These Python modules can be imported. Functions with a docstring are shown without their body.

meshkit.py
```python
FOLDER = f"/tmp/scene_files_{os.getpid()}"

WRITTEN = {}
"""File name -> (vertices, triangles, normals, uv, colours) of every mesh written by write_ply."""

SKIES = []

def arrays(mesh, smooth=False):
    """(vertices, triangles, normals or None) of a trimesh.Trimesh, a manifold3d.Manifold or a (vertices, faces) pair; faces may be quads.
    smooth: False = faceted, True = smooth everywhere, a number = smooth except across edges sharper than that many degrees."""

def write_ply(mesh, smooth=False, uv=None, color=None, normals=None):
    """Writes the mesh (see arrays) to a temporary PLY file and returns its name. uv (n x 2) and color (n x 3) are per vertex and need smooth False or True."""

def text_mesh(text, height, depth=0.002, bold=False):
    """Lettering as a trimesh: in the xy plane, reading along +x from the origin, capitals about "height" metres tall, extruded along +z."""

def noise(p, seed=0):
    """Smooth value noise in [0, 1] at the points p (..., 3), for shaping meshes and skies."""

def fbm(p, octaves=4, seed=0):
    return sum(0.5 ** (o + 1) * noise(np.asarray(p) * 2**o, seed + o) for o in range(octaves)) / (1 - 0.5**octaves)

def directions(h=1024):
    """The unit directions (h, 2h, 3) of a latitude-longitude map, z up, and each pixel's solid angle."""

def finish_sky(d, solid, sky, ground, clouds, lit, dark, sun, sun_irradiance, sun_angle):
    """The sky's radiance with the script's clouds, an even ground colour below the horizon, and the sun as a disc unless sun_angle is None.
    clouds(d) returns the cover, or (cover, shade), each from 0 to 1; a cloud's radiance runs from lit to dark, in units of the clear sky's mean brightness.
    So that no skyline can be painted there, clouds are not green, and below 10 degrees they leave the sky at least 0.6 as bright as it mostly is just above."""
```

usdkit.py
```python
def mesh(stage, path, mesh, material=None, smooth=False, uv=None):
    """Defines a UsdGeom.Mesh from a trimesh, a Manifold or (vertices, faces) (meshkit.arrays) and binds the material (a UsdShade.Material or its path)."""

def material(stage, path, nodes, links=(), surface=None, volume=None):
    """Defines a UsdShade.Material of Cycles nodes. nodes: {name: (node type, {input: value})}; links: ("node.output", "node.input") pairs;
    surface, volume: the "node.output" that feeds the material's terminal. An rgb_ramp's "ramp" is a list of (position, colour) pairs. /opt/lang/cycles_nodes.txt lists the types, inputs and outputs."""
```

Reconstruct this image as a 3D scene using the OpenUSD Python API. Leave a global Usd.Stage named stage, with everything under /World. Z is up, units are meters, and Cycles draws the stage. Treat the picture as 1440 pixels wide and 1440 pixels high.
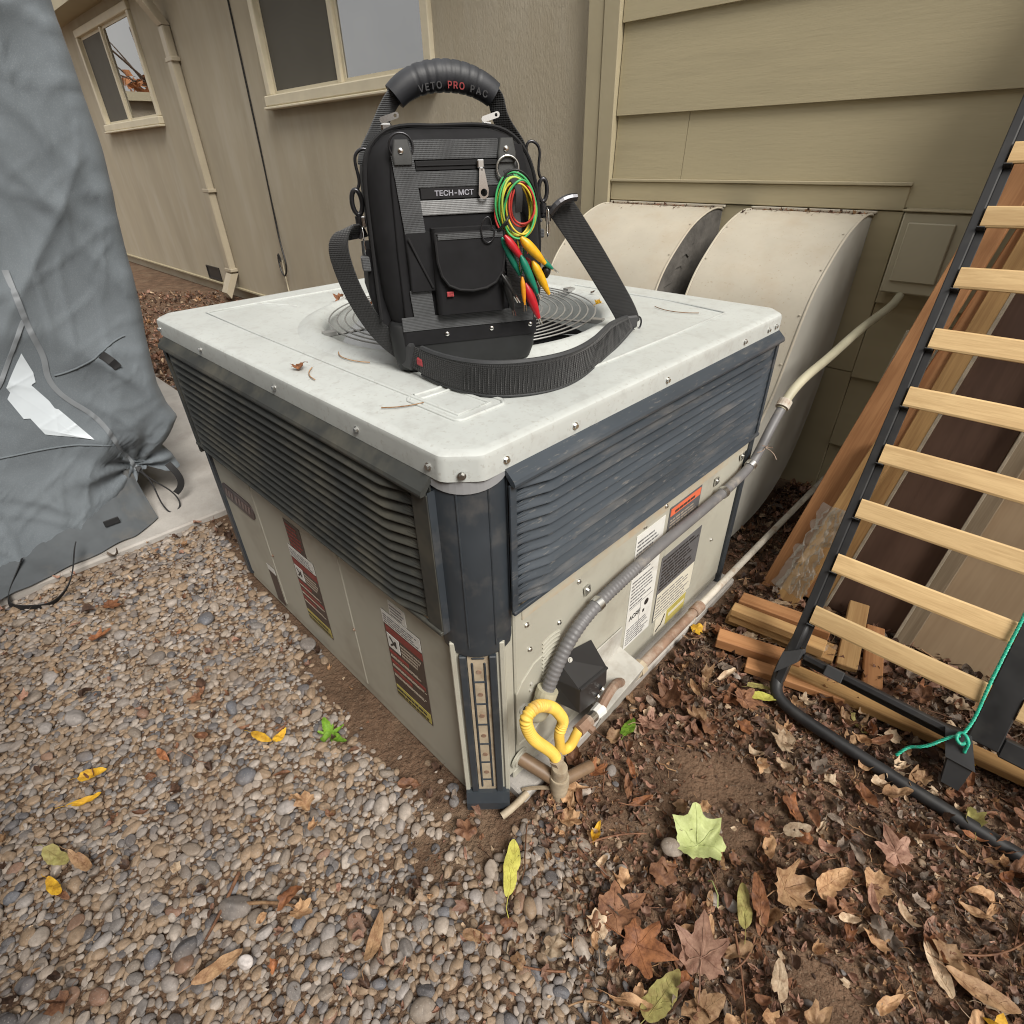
import math, random
import numpy as np
import trimesh
import manifold3d as m3
from shapely.geometry import Polygon, Point, LineString
from shapely.ops import unary_union
from pxr import Usd, UsdGeom, UsdLux, UsdShade, Gf, Sdf, Vt
import usdkit, meshkit

# ------------------------------------------------------------------ camera, sky, sun, exposure
stage = Usd.Stage.CreateInMemory()
UsdGeom.SetStageUpAxis(stage, UsdGeom.Tokens.z)
UsdGeom.SetStageMetersPerUnit(stage, 1.0)
UsdGeom.Xform.Define(stage, '/World')
UsdGeom.Scope.Define(stage, '/World/Looks')
CAM_POS = np.array([0.6077, -0.4939, 1.4533])
CAM_R = np.array([[0.71644, 0.69736, -0.02050], [-0.36938, 0.40412, 0.83683], [-0.59186, 0.59196, -0.54712]])  # right, up, forward
CAM_R[0] /= np.linalg.norm(CAM_R[0])
CAM_R[2] -= CAM_R[0] * (CAM_R[2] @ CAM_R[0]); CAM_R[2] /= np.linalg.norm(CAM_R[2])
CAM_R[1] = np.cross(CAM_R[0], CAM_R[2])
cam = UsdGeom.Camera.Define(stage, '/World/camera')
cam.CreateHorizontalApertureAttr(36.0)
cam.CreateVerticalApertureAttr(36.0)
cam.CreateFocalLengthAttr(36.0 * 772.3 / 1440)
cam.CreateClippingRangeAttr(Gf.Vec2f(0.02, 500))
M = Gf.Matrix4d(*[float(x) for r in (list(CAM_R[0]) + [0], list(CAM_R[1]) + [0], list(-CAM_R[2]) + [0], list(CAM_POS) + [1]) for x in r])
cam.AddTransformOp().Set(M)
EXPOSURE = 1.60
cam.GetPrim().CreateAttribute('exposure', Sdf.ValueTypeNames.Float).Set(EXPOSURE)

SUN_DIR = np.array([0.86, -0.20, 0.95]); SUN_DIR /= np.linalg.norm(SUN_DIR)
SUN_EL = math.asin(SUN_DIR[2]); SUN_ROT = math.atan2(SUN_DIR[0], SUN_DIR[1])
dome = UsdLux.DomeLight.Define(stage, '/World/sky')
dome.CreateIntensityAttr(1.0)
sky_mat = usdkit.material(stage, '/World/Looks/sky_look', {
    'sky': ('sky_texture', {'sky_type': 'single_scattering', 'sun_disc': False, 'sun_elevation': SUN_EL, 'sun_rotation': SUN_ROT, 'aerosol_density': 3.0, 'air_density': 1.0}),
    'tc': ('texture_coordinate', {}),
    'cl': ('noise_texture', {'scale': 2.2, 'detail': 5.0, 'roughness': 0.6}),
    'cr': ('rgb_ramp', {'ramp': [(0.0, (0.80, 0.80, 0.80)), (1.0, (1, 1, 1))]}),
    'cc': ('rgb_ramp', {'ramp': [(0.3, (4.2, 4.1, 3.95)), (0.7, (5.9, 5.75, 5.5))]}),
    'mx': ('mix', {'mix_type': 'mix'}),
    'bg': ('background_shader', {'strength': 0.065}),
}, [('tc.generated', 'cl.vector'), ('cl.fac', 'cr.fac'), ('cl.fac', 'cc.fac'), ('cr.color', 'mx.fac'), ('sky.color', 'mx.color1'), ('cc.color', 'mx.color2'), ('mx.color', 'bg.color')], surface='bg.background')
UsdShade.MaterialBindingAPI.Apply(dome.GetPrim()).Bind(sky_mat)
dome.GetPrim().SetCustomDataByKey('kind', 'structure')
sun = UsdLux.DistantLight.Define(stage, '/World/sun')
sun.CreateIntensityAttr(0.40); sun.CreateAngleAttr(25.0); sun.CreateNormalizeAttr(True)
sun.CreateColorAttr(Gf.Vec3f(1.0, 0.955, 0.885))
zx = SUN_DIR; xx = np.cross([0, 0, 1.0], zx); xx /= np.linalg.norm(xx); yx = np.cross(zx, xx)
sun.AddTransformOp().Set(Gf.Matrix4d(*[float(v) for r in (list(xx) + [0], list(yx) + [0], list(zx) + [0], [0, 0, 6, 1]) for v in r]))

rng = np.random.default_rng(11)
PI = math.pi

# ------------------------------------------------------------------ names, things, parts
used = {}
def numbered(parent, name):
    key = parent + '/' + name
    k = used.get(key, 0); used[key] = k + 1
    return name if k == 0 else f'{name}_{k:03d}'
def meta(prim, label=None, cat=None, group=None, kind=None):
    for k, v in (('label', label), ('category', cat), ('group', group), ('kind', kind)):
        if v: prim.SetCustomDataByKey(k, v)
    return prim

class Thing:
    """An Xform at the thing's base. Parts are given in world coordinates (world=True) or in the thing's own frame."""
    def __init__(self, name, label, cat, base=(0, 0, 0), rotz=0.0, group=None, kind=None, matrix=None, world=True):
        self.path = '/World/' + numbered('/World', name)
        x = UsdGeom.Xform.Define(stage, self.path)
        self.base = np.array(base, float); self.rot = rotz; self.world = world
        if matrix is not None:
            mm = np.eye(4); mm[:3, :3] = np.array(matrix); mm[:3, 3] = base    # columns = local axes
            x.AddTransformOp().Set(Gf.Matrix4d(*[float(v) for v in mm.T.ravel()]))
            self.inv = np.linalg.inv(mm)
        else:
            x.AddTranslateOp().Set(Gf.Vec3d(*[float(v) for v in base]))
            if rotz: x.AddRotateZOp().Set(math.degrees(rotz))
            mm = np.eye(4); c, s = math.cos(rotz), math.sin(rotz)
            mm[:2, :2] = [[c, -s], [s, c]]; mm[:3, 3] = base
            self.inv = np.linalg.inv(mm)
        self.prim = meta(x.GetPrim(), label, cat, group, kind)
    def part(self, name, mesh, mat, parent=None, smooth=False, label=None, kind=None):
        v, f, n = meshkit.arrays(mesh, False)
        if self.world:
            v = v @ self.inv[:3, :3].T + self.inv[:3, 3]
        host = parent or self.path
        p = host + '/' + numbered(host, name)
        m = usdkit.mesh(stage, p, (v, f), mat, smooth=smooth)
        if label or kind: meta(m.GetPrim(), label, None, None, kind)
        return p

def single(name, mesh, mat, label=None, cat=None, group=None, kind=None, smooth=False, base=None):
    """A thing that is one mesh."""
    v, f, n = meshkit.arrays(mesh, False)
    p = '/World/' + numbered('/World', name)
    if base is not None: v = v - np.asarray(base, float)
    m = usdkit.mesh(stage, p, (v, f), mat, smooth=smooth)
    if base is not None: UsdGeom.Xformable(m).AddTranslateOp().Set(Gf.Vec3d(*[float(q) for q in base]))
    meta(m.GetPrim(), label, cat, group, kind)
    return m

# ------------------------------------------------------------------ shapes
def cat(*ms):
    return trimesh.util.concatenate([m for m in ms])
def box(x0, x1, y0, y1, z0, z1, b=0.0):
    if b <= 0:
        m = trimesh.creation.box((x1 - x0, y1 - y0, z1 - z0)); m.apply_translation(((x0 + x1) / 2, (y0 + y1) / 2, (z0 + z1) / 2)); return m
    X, Y, Z = (x0, x1), (y0, y1), (z0, z1); pts = []
    for i in (0, 1):
        for j in (0, 1):
            for k in (0, 1):
                sx, sy, sz = (1 - 2 * i) * b, (1 - 2 * j) * b, (1 - 2 * k) * b
                pts += [(X[i] + sx, Y[j] + sy, Z[k]), (X[i] + sx, Y[j], Z[k] + sz), (X[i], Y[j] + sy, Z[k] + sz)]
    return trimesh.convex.convex_hull(np.array(pts))
def hull(pts): return trimesh.convex.convex_hull(np.array(pts, float))
def smooth_path(pts, n=40):
    from scipy.interpolate import CubicSpline
    p = np.asarray(pts, float)
    t = np.r_[0, np.cumsum(np.linalg.norm(np.diff(p, axis=0), axis=1))]
    return CubicSpline(t, p)(np.linspace(0, t[-1], n))
def tube(points, r, sides=10, closed=False, cap=True):
    p = np.asarray(points, float); n = len(p)
    r = np.broadcast_to(np.asarray(r, float), (n,))
    if closed: t = np.roll(p, -1, 0) - np.roll(p, 1, 0)
    else: t = np.gradient(p, axis=0)
    t /= np.linalg.norm(t, axis=1, keepdims=True) + 1e-12
    a = np.zeros_like(p)
    ref = np.array([0, 0, 1.0]) if abs(t[0][2]) < 0.9 else np.array([1.0, 0, 0])
    a0 = np.cross(t[0], ref); a0 /= np.linalg.norm(a0); a[0] = a0
    for i in range(1, n):
        q = a[i - 1] - t[i] * (a[i - 1] @ t[i]); a[i] = q / (np.linalg.norm(q) + 1e-12)
    b = np.cross(t, a)
    ang = np.arange(sides) * 2 * PI / sides
    v = p[:, None] + r[:, None, None] * (np.cos(ang)[None, :, None] * a[:, None] + np.sin(ang)[None, :, None] * b[:, None])
    v = v.reshape(-1, 3); f = []
    m = n if closed else n - 1
    i, j = np.meshgrid(np.arange(m), np.arange(sides), indexing='ij')
    i2 = (i + 1) % n; j2 = (j + 1) % sides
    q = np.stack([i * sides + j, i * sides + j2, i2 * sides + j2, i2 * sides + j], -1).reshape(-1, 4)
    f = np.vstack([q[:, [0, 1, 2]], q[:, [0, 2, 3]]])
    if cap and not closed:
        v = np.vstack([v, p[0], p[-1]]); e = n * sides
        k = np.arange(sides); k2 = (k + 1) % sides
        f = np.vstack([f, np.stack([np.full(sides, e), k2, k], 1), np.stack([np.full(sides, e + 1), (n - 1) * sides + k, (n - 1) * sides + k2], 1)])
    return trimesh.Trimesh(v, f, process=False)
def ribbon(centers, wdir, width, thick):
    """A strap: centres, the direction across it at each, its width and thickness."""
    c = np.asarray(centers, float); n = len(c)
    w = np.broadcast_to(np.asarray(wdir, float), c.shape).copy()
    t = np.gradient(c, axis=0); t /= np.linalg.norm(t, axis=1, keepdims=True)
    w -= t * np.sum(w * t, 1, keepdims=True); w /= np.linalg.norm(w, axis=1, keepdims=True)
    nn = np.cross(t, w)
    W = np.broadcast_to(np.asarray(width, float), (n,))[:, None] / 2
    k = thick / 2
    ring = [c + w * W + nn * k * .5, c + w * (W - k) + nn * k, c - w * (W - k) + nn * k, c - w * W + nn * k * .5, c - w * W - nn * k * .5, c - w * (W - k) - nn * k, c + w * (W - k) - nn * k, c + w * W - nn * k * .5]
    v = np.stack(ring, 1).reshape(-1, 3); s = 8
    i, j = np.meshgrid(np.arange(n - 1), np.arange(s), indexing='ij'); j2 = (j + 1) % s
    q = np.stack([i * s + j, i * s + j2, (i + 1) * s + j2, (i + 1) * s + j], -1).reshape(-1, 4)
    f = [q[:, [0, 1, 2]], q[:, [0, 2, 3]]]
    for base, flip in ((0, 1), ((n - 1) * s, 0)):
        for k2 in range(1, s - 1):
            tri = [base, base + k2, base + k2 + 1]
            f.append(np.array([tri[::-1] if flip else tri]))
    m = trimesh.Trimesh(v, np.vstack(f), process=False)
    m.fix_normals() if False else None
    return m
def extr(poly, d):
    """Shapely polygon -> trimesh extruded d along z."""
    gs = getattr(poly, 'geoms', [poly])
    return cat(*[trimesh.creation.extrude_polygon(g, d, engine='earcut') for g in gs])
def on_xz(m, y):      # drawing plane (x, z) facing -y, thickness towards -y from y
    v = m.vertices; return trimesh.Trimesh(np.stack([v[:, 0], y - v[:, 2], v[:, 1]], 1), m.faces, process=False)
def on_yz(m, x):      # drawing plane (y, z) facing +x, thickness towards +x from x
    v = m.vertices; return trimesh.Trimesh(np.stack([x + v[:, 2], v[:, 0], v[:, 1]], 1), m.faces, process=False)
def cyl(c, axis, r, h, n=16):
    m = trimesh.creation.cylinder(radius=r, height=h, sections=n)
    m.apply_transform(trimesh.geometry.align_vectors([0, 0, 1], axis)); m.apply_translation(c); return m
def dome_head(c, axis, r, n=10):
    m = trimesh.creation.icosphere(2, r); m.apply_scale((1, 1, 0.55))
    m.apply_transform(trimesh.geometry.align_vectors([0, 0, 1], axis)); m.apply_translation(c); return m
def hexscrew(c, axis, r=0.006):
    w = trimesh.creation.cylinder(radius=r * 1.35, height=r * .35, sections=14)
    h = trimesh.creation.cylinder(radius=r * .9, height=r * .9, sections=6); h.apply_translation((0, 0, r * .55))
    m = cat(w, h); m.apply_transform(trimesh.geometry.align_vectors([0, 0, 1], axis)); m.apply_translation(c); return m
def loft(rings, cap=True):
    n = len(rings); s = len(rings[0]); v = np.vstack(rings)
    i, j = np.meshgrid(np.arange(n - 1), np.arange(s), indexing='ij'); j2 = (j + 1) % s
    q = np.stack([i * s + j, i * s + j2, (i + 1) * s + j2, (i + 1) * s + j], -1).reshape(-1, 4)
    f = [q[:, [0, 1, 2]], q[:, [0, 2, 3]]]
    if cap:
        v = np.vstack([v, np.mean(rings[0], 0), np.mean(rings[-1], 0)])
        k = np.arange(s); k2 = (k + 1) % s
        f += [np.stack([np.full(s, n * s), k2, k], 1), np.stack([np.full(s, n * s + 1), (n - 1) * s + k, (n - 1) * s + k2], 1)]
    return trimesh.Trimesh(v, np.vstack(f), process=False)
def rrect(x0, x1, y0, y1, r, z, k=5):
    pts = []
    for cx, cy, a0 in ((x1 - r, y1 - r, 0), (x0 + r, y1 - r, PI / 2), (x0 + r, y0 + r, PI), (x1 - r, y0 + r, 1.5 * PI)):
        for i in range(k + 1):
            a = a0 + i / k * PI / 2; pts.append((cx + r * math.cos(a), cy + r * math.sin(a), z))
    return np.array(pts)

# ------------------------------------------------------------------ materials
L = '/World/Looks/'
def mat(name, col, rough=0.6, var=0.15, scale=6.0, detail=4.0, bump=0.0, bscale=80.0, metallic=0.0, spec=0.5, stretch=None, obj=False,
        stain=None, stain_scale=3.0, stain_at=(0.5, 0.7), rnd=0.0, rvar=0.0, coat=0.0, sheen=0.0, bump_dist=0.01, fine=None):
    c = np.array(col, float)
    nodes = {'geo': ('geometry', {}), 'tc': ('texture_coordinate', {}), 'map': ('mapping', {'scale': stretch or (1, 1, 1)}),
             'n': ('noise_texture', {'scale': scale, 'detail': detail, 'roughness': 0.6}),
             'r': ('rgb_ramp', {'ramp': [(0.3, tuple(c * (1 - var))), (0.5, tuple(c)), (0.7, tuple(np.minimum(c * (1 + var), .95)))]}),
             'p': ('principled_bsdf', {'roughness': rough, 'metallic': metallic, 'specular_ior_level': spec, 'coat_weight': coat, 'sheen_weight': sheen})}
    links = [('tc.object' if obj else 'geo.position', 'map.vector'), ('map.vector', 'n.vector'), ('n.fac', 'r.fac')]
    out = 'r.color'
    if fine:                       # fine speckle: (colour, scale, from, to, amount)
        fc, fs, f0, f1, amt = fine
        nodes['fn'] = ('noise_texture', {'scale': fs, 'detail': 3.0, 'roughness': 0.7})
        nodes['fr'] = ('map_range', {'from_min': f0, 'from_max': f1, 'to_min': 0.0, 'to_max': amt, 'clamp': True})
        nodes['fm'] = ('mix', {'color2': fc})
        links += [('map.vector', 'fn.vector'), ('fn.fac', 'fr.value'), ('fr.result', 'fm.fac'), (out, 'fm.color1')]; out = 'fm.color'
    if stain is not None:
        nodes['sn'] = ('noise_texture', {'scale': stain_scale, 'detail': 6.0, 'roughness': 0.65})
        nodes['sr'] = ('map_range', {'from_min': stain_at[0], 'from_max': stain_at[1], 'to_min': 0.0, 'to_max': stain_at[2] if len(stain_at) > 2 else 0.7, 'clamp': True})
        nodes['sm'] = ('mix', {'color2': stain})
        links += [('map.vector', 'sn.vector'), ('sn.fac', 'sr.value'), ('sr.result', 'sm.fac'), (out, 'sm.color1')]; out = 'sm.color'
    if rnd:
        nodes['oi'] = ('object_info', {})
        nodes['or'] = ('map_range', {'from_min': 0.0, 'from_max': 1.0, 'to_min': 1 - rnd, 'to_max': 1 + rnd})
        nodes['hs'] = ('hsv', {})
        links += [('oi.random', 'or.value'), ('or.result', 'hs.value'), (out, 'hs.color')]; out = 'hs.color'
    links.append((out, 'p.base_color'))
    if rvar:
        nodes['rr'] = ('map_range', {'from_min': 0.3, 'from_max': 0.7, 'to_min': max(rough - rvar, 0.02), 'to_max': min(rough + rvar, 1.0), 'clamp': True})
        links += [('n.fac', 'rr.value'), ('rr.result', 'p.roughness')]
    if bump:
        nodes['bn'] = ('noise_texture', {'scale': bscale, 'detail': 4.0, 'roughness': 0.6})
        nodes['b'] = ('bump', {'strength': bump, 'distance': bump_dist})
        links += [('map.vector', 'bn.vector'), ('bn.fac', 'b.height'), ('b.normal', 'p.normal')]
    return usdkit.material(stage, L + name, nodes, links, surface='p.BSDF')

def weave(name, col, rough=0.85, freq=900.0, axis='x', amt=0.5, var=0.12):
    """Woven webbing or cloth: fine ribs in the object's own frame."""
    c = np.array(col, float)
    nodes = {'tc': ('texture_coordinate', {}), 'sx': ('separate_xyz', {}),
             'm': ('math', {'math_type': 'multiply', 'value2': freq}), 's': ('math', {'math_type': 'sine'}),
             'm2': ('math', {'math_type': 'multiply', 'value2': freq * 0.8}), 's2': ('math', {'math_type': 'sine'}), 'a': ('math', {'math_type': 'add'}),
             'n': ('noise_texture', {'scale': 25.0, 'detail': 5.0}), 'r': ('rgb_ramp', {'ramp': [(0.3, tuple(c * (1 - var * 2))), (0.7, tuple(c * (1 + var * 2)))]}),
             'mr': ('map_range', {'from_min': -1.6, 'from_max': 1.6, 'to_min': 1 - amt, 'to_max': 1 + amt}), 'hs': ('hsv', {}),
             'b': ('bump', {'strength': 0.5, 'distance': 0.001}), 'p': ('principled_bsdf', {'roughness': rough, 'sheen_weight': 0.15})}
    ax = {'x': 'x', 'y': 'y', 'z': 'z'}[axis]
    links = [('tc.object', 'sx.vector'), ('sx.' + ax, 'm.value1'), ('m.value', 's.value1'), ('sx.z', 'm2.value1'), ('m2.value', 's2.value1'), ('s.value', 'a.value1'), ('s2.value', 'a.value2'),
             ('tc.object', 'n.vector'), ('n.fac', 'r.fac'), ('a.value', 'mr.value'), ('mr.result', 'hs.value'), ('r.color', 'hs.color'), ('hs.color', 'p.base_color'), ('a.value', 'b.height'), ('b.normal', 'p.normal')]
    return usdkit.material(stage, L + name, nodes, links, surface='p.BSDF')

def wood(name, light, dark, rough=0.65, ring=34.0, stretch=(1.2, 16, 16), rnd=0.12, knots=True):
    """Sawn board, grain along the object's own x."""
    nodes = {'tc': ('texture_coordinate', {}), 'oi': ('object_info', {}), 'off': ('math', {'math_type': 'multiply', 'value2': 37.0}), 'cx': ('combine_xyz', {}), 'add': ('mix', {'mix_type': 'add', 'fac': 1.0}),
             'map': ('mapping', {'scale': stretch}), 'n': ('noise_texture', {'scale': 1.6, 'detail': 6.0, 'roughness': 0.6, 'distortion': 0.6}),
             'map2': ('mapping', {'scale': (stretch[0] * 2.5, stretch[1] * 9, stretch[2] * 9)}), 'n2': ('noise_texture', {'scale': 1.5, 'detail': 4.0, 'roughness': 0.7}),
             'w': ('math', {'math_type': 'multiply_add', 'value2': 0.65, 'value3': 0.0}), 'w2': ('math', {'math_type': 'multiply_add', 'value2': 0.35}),
             'r': ('rgb_ramp', {'ramp': [(0.3, dark), (0.46, tuple((np.array(dark) + np.array(light)) / 2)), (0.56, light), (0.75, tuple(np.array(light) * 1.1))]}),
             'or': ('map_range', {'to_min': 1 - rnd, 'to_max': 1 + rnd}), 'hs': ('hsv', {}), 'b': ('bump', {'strength': 0.25, 'distance': 0.002}), 'p': ('principled_bsdf', {'roughness': rough, 'specular_ior_level': 0.3})}
    links = [('oi.random', 'off.value1'), ('off.value', 'cx.x'), ('off.value', 'cx.y'), ('tc.object', 'add.color1'), ('cx.vector', 'add.color2'), ('add.color', 'map.vector'), ('map.vector', 'n.vector'), ('add.color', 'map2.vector'), ('map2.vector', 'n2.vector'),
             ('n.fac', 'w.value1'), ('n2.fac', 'w2.value1'), ('w.value', 'w2.value3'), ('w2.value', 'r.fac'), ('oi.random', 'or.value'), ('or.result', 'hs.value'), ('r.color', 'hs.color'), ('hs.color', 'p.base_color'), ('n2.fac', 'b.height'), ('b.normal', 'p.normal')]
    return usdkit.material(stage, L + name, nodes, links, surface='p.BSDF')

def leafmat(name, col, col2, vary=0.35, trans=0.25):
    nodes = {'tc': ('texture_coordinate', {}), 'n': ('noise_texture', {'scale': 48.0, 'detail': 7.0, 'roughness': 0.75}), 'r': ('rgb_ramp', {'ramp': [(0.30, tuple(np.array(col2) * .55)), (0.42, col2), (0.57, col), (0.70, tuple(np.minimum(np.array(col) * 1.25, .9)))]}),
             'oi': ('object_info', {}), 'or': ('map_range', {'to_min': 1 - vary, 'to_max': 1 + vary}), 'hs': ('hsv', {}),
             'bn': ('noise_texture', {'scale': 120.0, 'detail': 3.0}), 'b': ('bump', {'strength': 0.35, 'distance': 0.003}),
             'p': ('principled_bsdf', {'roughness': 0.62, 'specular_ior_level': 0.35}), 't': ('translucent_bsdf', {}), 'm': ('mix_closure', {'fac': trans})}
    links = [('tc.object', 'n.vector'), ('n.fac', 'r.fac'), ('oi.random', 'or.value'), ('or.result', 'hs.value'), ('r.color', 'hs.color'), ('hs.color', 'p.base_color'), ('hs.color', 't.color'),
             ('tc.object', 'bn.vector'), ('bn.fac', 'b.height'), ('b.normal', 'p.normal'), ('p.BSDF', 'm.closure1'), ('t.BSDF', 'm.closure2')]
    return usdkit.material(stage, L + name, nodes, links, surface='m.closure')

M_dirt = mat('dirt', (0.118, 0.073, 0.047), 0.95, 0.4, 9, 8, bump=0.9, bscale=70, bump_dist=0.02, stain=(0.17, 0.12, 0.08), stain_scale=3.0, stain_at=(0.5, 0.62, 0.6), spec=0.15, fine=((0.22, 0.17, 0.12), 160, 0.56, 0.68, 0.6))
M_conc = mat('concrete', (0.36, 0.34, 0.315), 0.9, 0.16, 5, 8, bump=0.35, bscale=120, bump_dist=0.004, stain=(0.26, 0.235, 0.21), stain_scale=2.4, stain_at=(0.48, 0.66, 0.7), fine=((0.18, 0.16, 0.14), 220, 0.58, 0.68, 0.5))
M_stucco = mat('stucco', (0.395, 0.348, 0.262), 0.92, 0.10, 1.3, 8, bump=0.4, bscale=55, bump_dist=0.01, stain=(0.46, 0.42, 0.34), stain_scale=1.7, stain_at=(0.48, 0.68, 0.7), spec=0.2, stretch=(1.6, 1, .45))
M_siding = mat('siding_paint', (0.425, 0.37, 0.24), 0.62, 0.05, 1.6, 6, bump=0.13, bscale=26, bump_dist=0.006, stretch=(0.4, 1, 4.0), spec=0.3, stain=(0.24, 0.205, 0.14), stain_scale=1.2, stain_at=(0.52, 0.75, 0.4))
M_trim = mat('trim_paint', (0.40, 0.35, 0.235), 0.6, 0.06, 3, 5, bump=0.1, bscale=60, bump_dist=0.004, spec=0.3)
M_box = mat('wall_box_paint', (0.43, 0.39, 0.28), 0.55, 0.06, 4, 5)
M_winframe = mat('window_frame_paint', (0.60, 0.54, 0.40), 0.55, 0.06, 6, 4, bump=0.05, bscale=80, bump_dist=0.003)
M_downspout = mat('downspout_paint', (0.39, 0.34, 0.25), 0.5, 0.08, 4, 5)
M_black_wire = mat('black_wire', (0.012, 0.011, 0.010), 0.5)
M_screen = mat('insect_screen', (0.095, 0.088, 0.072), 0.7, 0.06, 5, 4, spec=0.25, fine=((0.17, 0.16, 0.135), 260, 0.5, 0.62, 0.35))
M_curtain = mat('blind_fabric', (0.62, 0.66, 0.67), 0.7, 0.08, 3, 4)
M_room = mat('dark_room', (0.02, 0.02, 0.022), 0.8)
M_pane = usdkit.material(stage, L + 'pane_glass', {'f': ('fresnel', {'IOR': 3.3}), 't': ('transparent_bsdf', {'color': (0.86, 0.90, 0.90)}), 'g': ('glossy_bsdf', {'color': (1, 1, 1), 'roughness': 0.01}), 'm': ('mix_closure', {})},
                         [('f.fac', 'm.fac'), ('t.BSDF', 'm.closure1'), ('g.BSDF', 'm.closure2')], surface='m.closure')
M_lid = mat('lid_paint', (0.46, 0.483, 0.468), 0.42, 0.05, 2.0, 8, bump=0.06, bscale=140, bump_dist=0.002, stain=(0.37, 0.375, 0.36), stain_scale=24.0, stain_at=(0.50, 0.72, 0.7), rvar=0.12, fine=((0.30, 0.285, 0.255), 95, 0.58, 0.70, 0.5))
M_cab = mat('cabinet_paint', (0.39, 0.38, 0.32), 0.5, 0.07, 3.0, 7, bump=0.05, bscale=90, bump_dist=0.002, stain=(0.30, 0.275, 0.225), stain_scale=4.5, stain_at=(0.5, 0.68, 0.65), rvar=0.1, fine=((0.24, 0.22, 0.18), 180, 0.62, 0.70, 0.5))
M_tabgrey = mat('grey_tab', (0.25, 0.255, 0.265), 0.5, 0.08, 6, 4)
M_flange = mat('dusty_flange', (0.40, 0.38, 0.31), 0.6, 0.1, 6, 6, stain=(0.40, 0.31, 0.21), stain_scale=12, stain_at=(0.44, 0.62, 0.75))
M_navy = mat('navy_plastic', (0.030, 0.037, 0.045), 0.42, 0.2, 4.0, 7, bump=0.08, bscale=120, bump_dist=0.002, stain=(0.105, 0.10, 0.095), stain_scale=9.0, stain_at=(0.54, 0.72, 0.55), rvar=0.12)
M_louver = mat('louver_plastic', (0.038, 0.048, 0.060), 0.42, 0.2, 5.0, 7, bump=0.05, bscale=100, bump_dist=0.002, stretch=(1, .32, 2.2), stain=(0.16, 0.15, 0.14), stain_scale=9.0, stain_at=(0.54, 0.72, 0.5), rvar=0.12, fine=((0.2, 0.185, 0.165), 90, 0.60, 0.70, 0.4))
M_louver_shaded = mat('louver_shaded_grime', (0.031, 0.033, 0.031), 0.6, 0.25, 6.0, 7, stain=(0.085, 0.08, 0.062), stain_scale=7.0, stain_at=(0.45, 0.65, 0.7), bump=0.05, bscale=100, bump_dist=0.002)  # darker copy of the louvre plastic: left face shade and grime in its colour
M_coil = mat('coil_fins', (0.030, 0.029, 0.027), 0.7, 0.4, 30, 4, metallic=0.0, stretch=(1, 1, 6))
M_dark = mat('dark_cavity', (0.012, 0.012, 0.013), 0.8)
M_steel = mat('zinc_steel', (0.62, 0.62, 0.60), 0.32, 0.12, 30, 3, metallic=1.0)
M_wire = mat('grille_wire', (0.36, 0.36, 0.35), 0.45, 0.12, 20, 3, metallic=0.6)
M_fan = mat('fan_blade_metal', (0.30, 0.31, 0.32), 0.5, 0.12, 8, 3, metallic=0.3)
M_chrome = mat('polished_nickel', (0.78, 0.77, 0.75), 0.18, 0.05, 20, 3, metallic=1.0)
M_gunmetal = mat('black_metal', (0.06, 0.06, 0.065), 0.3, 0.1, 20, 3, metallic=0.8)
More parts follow.
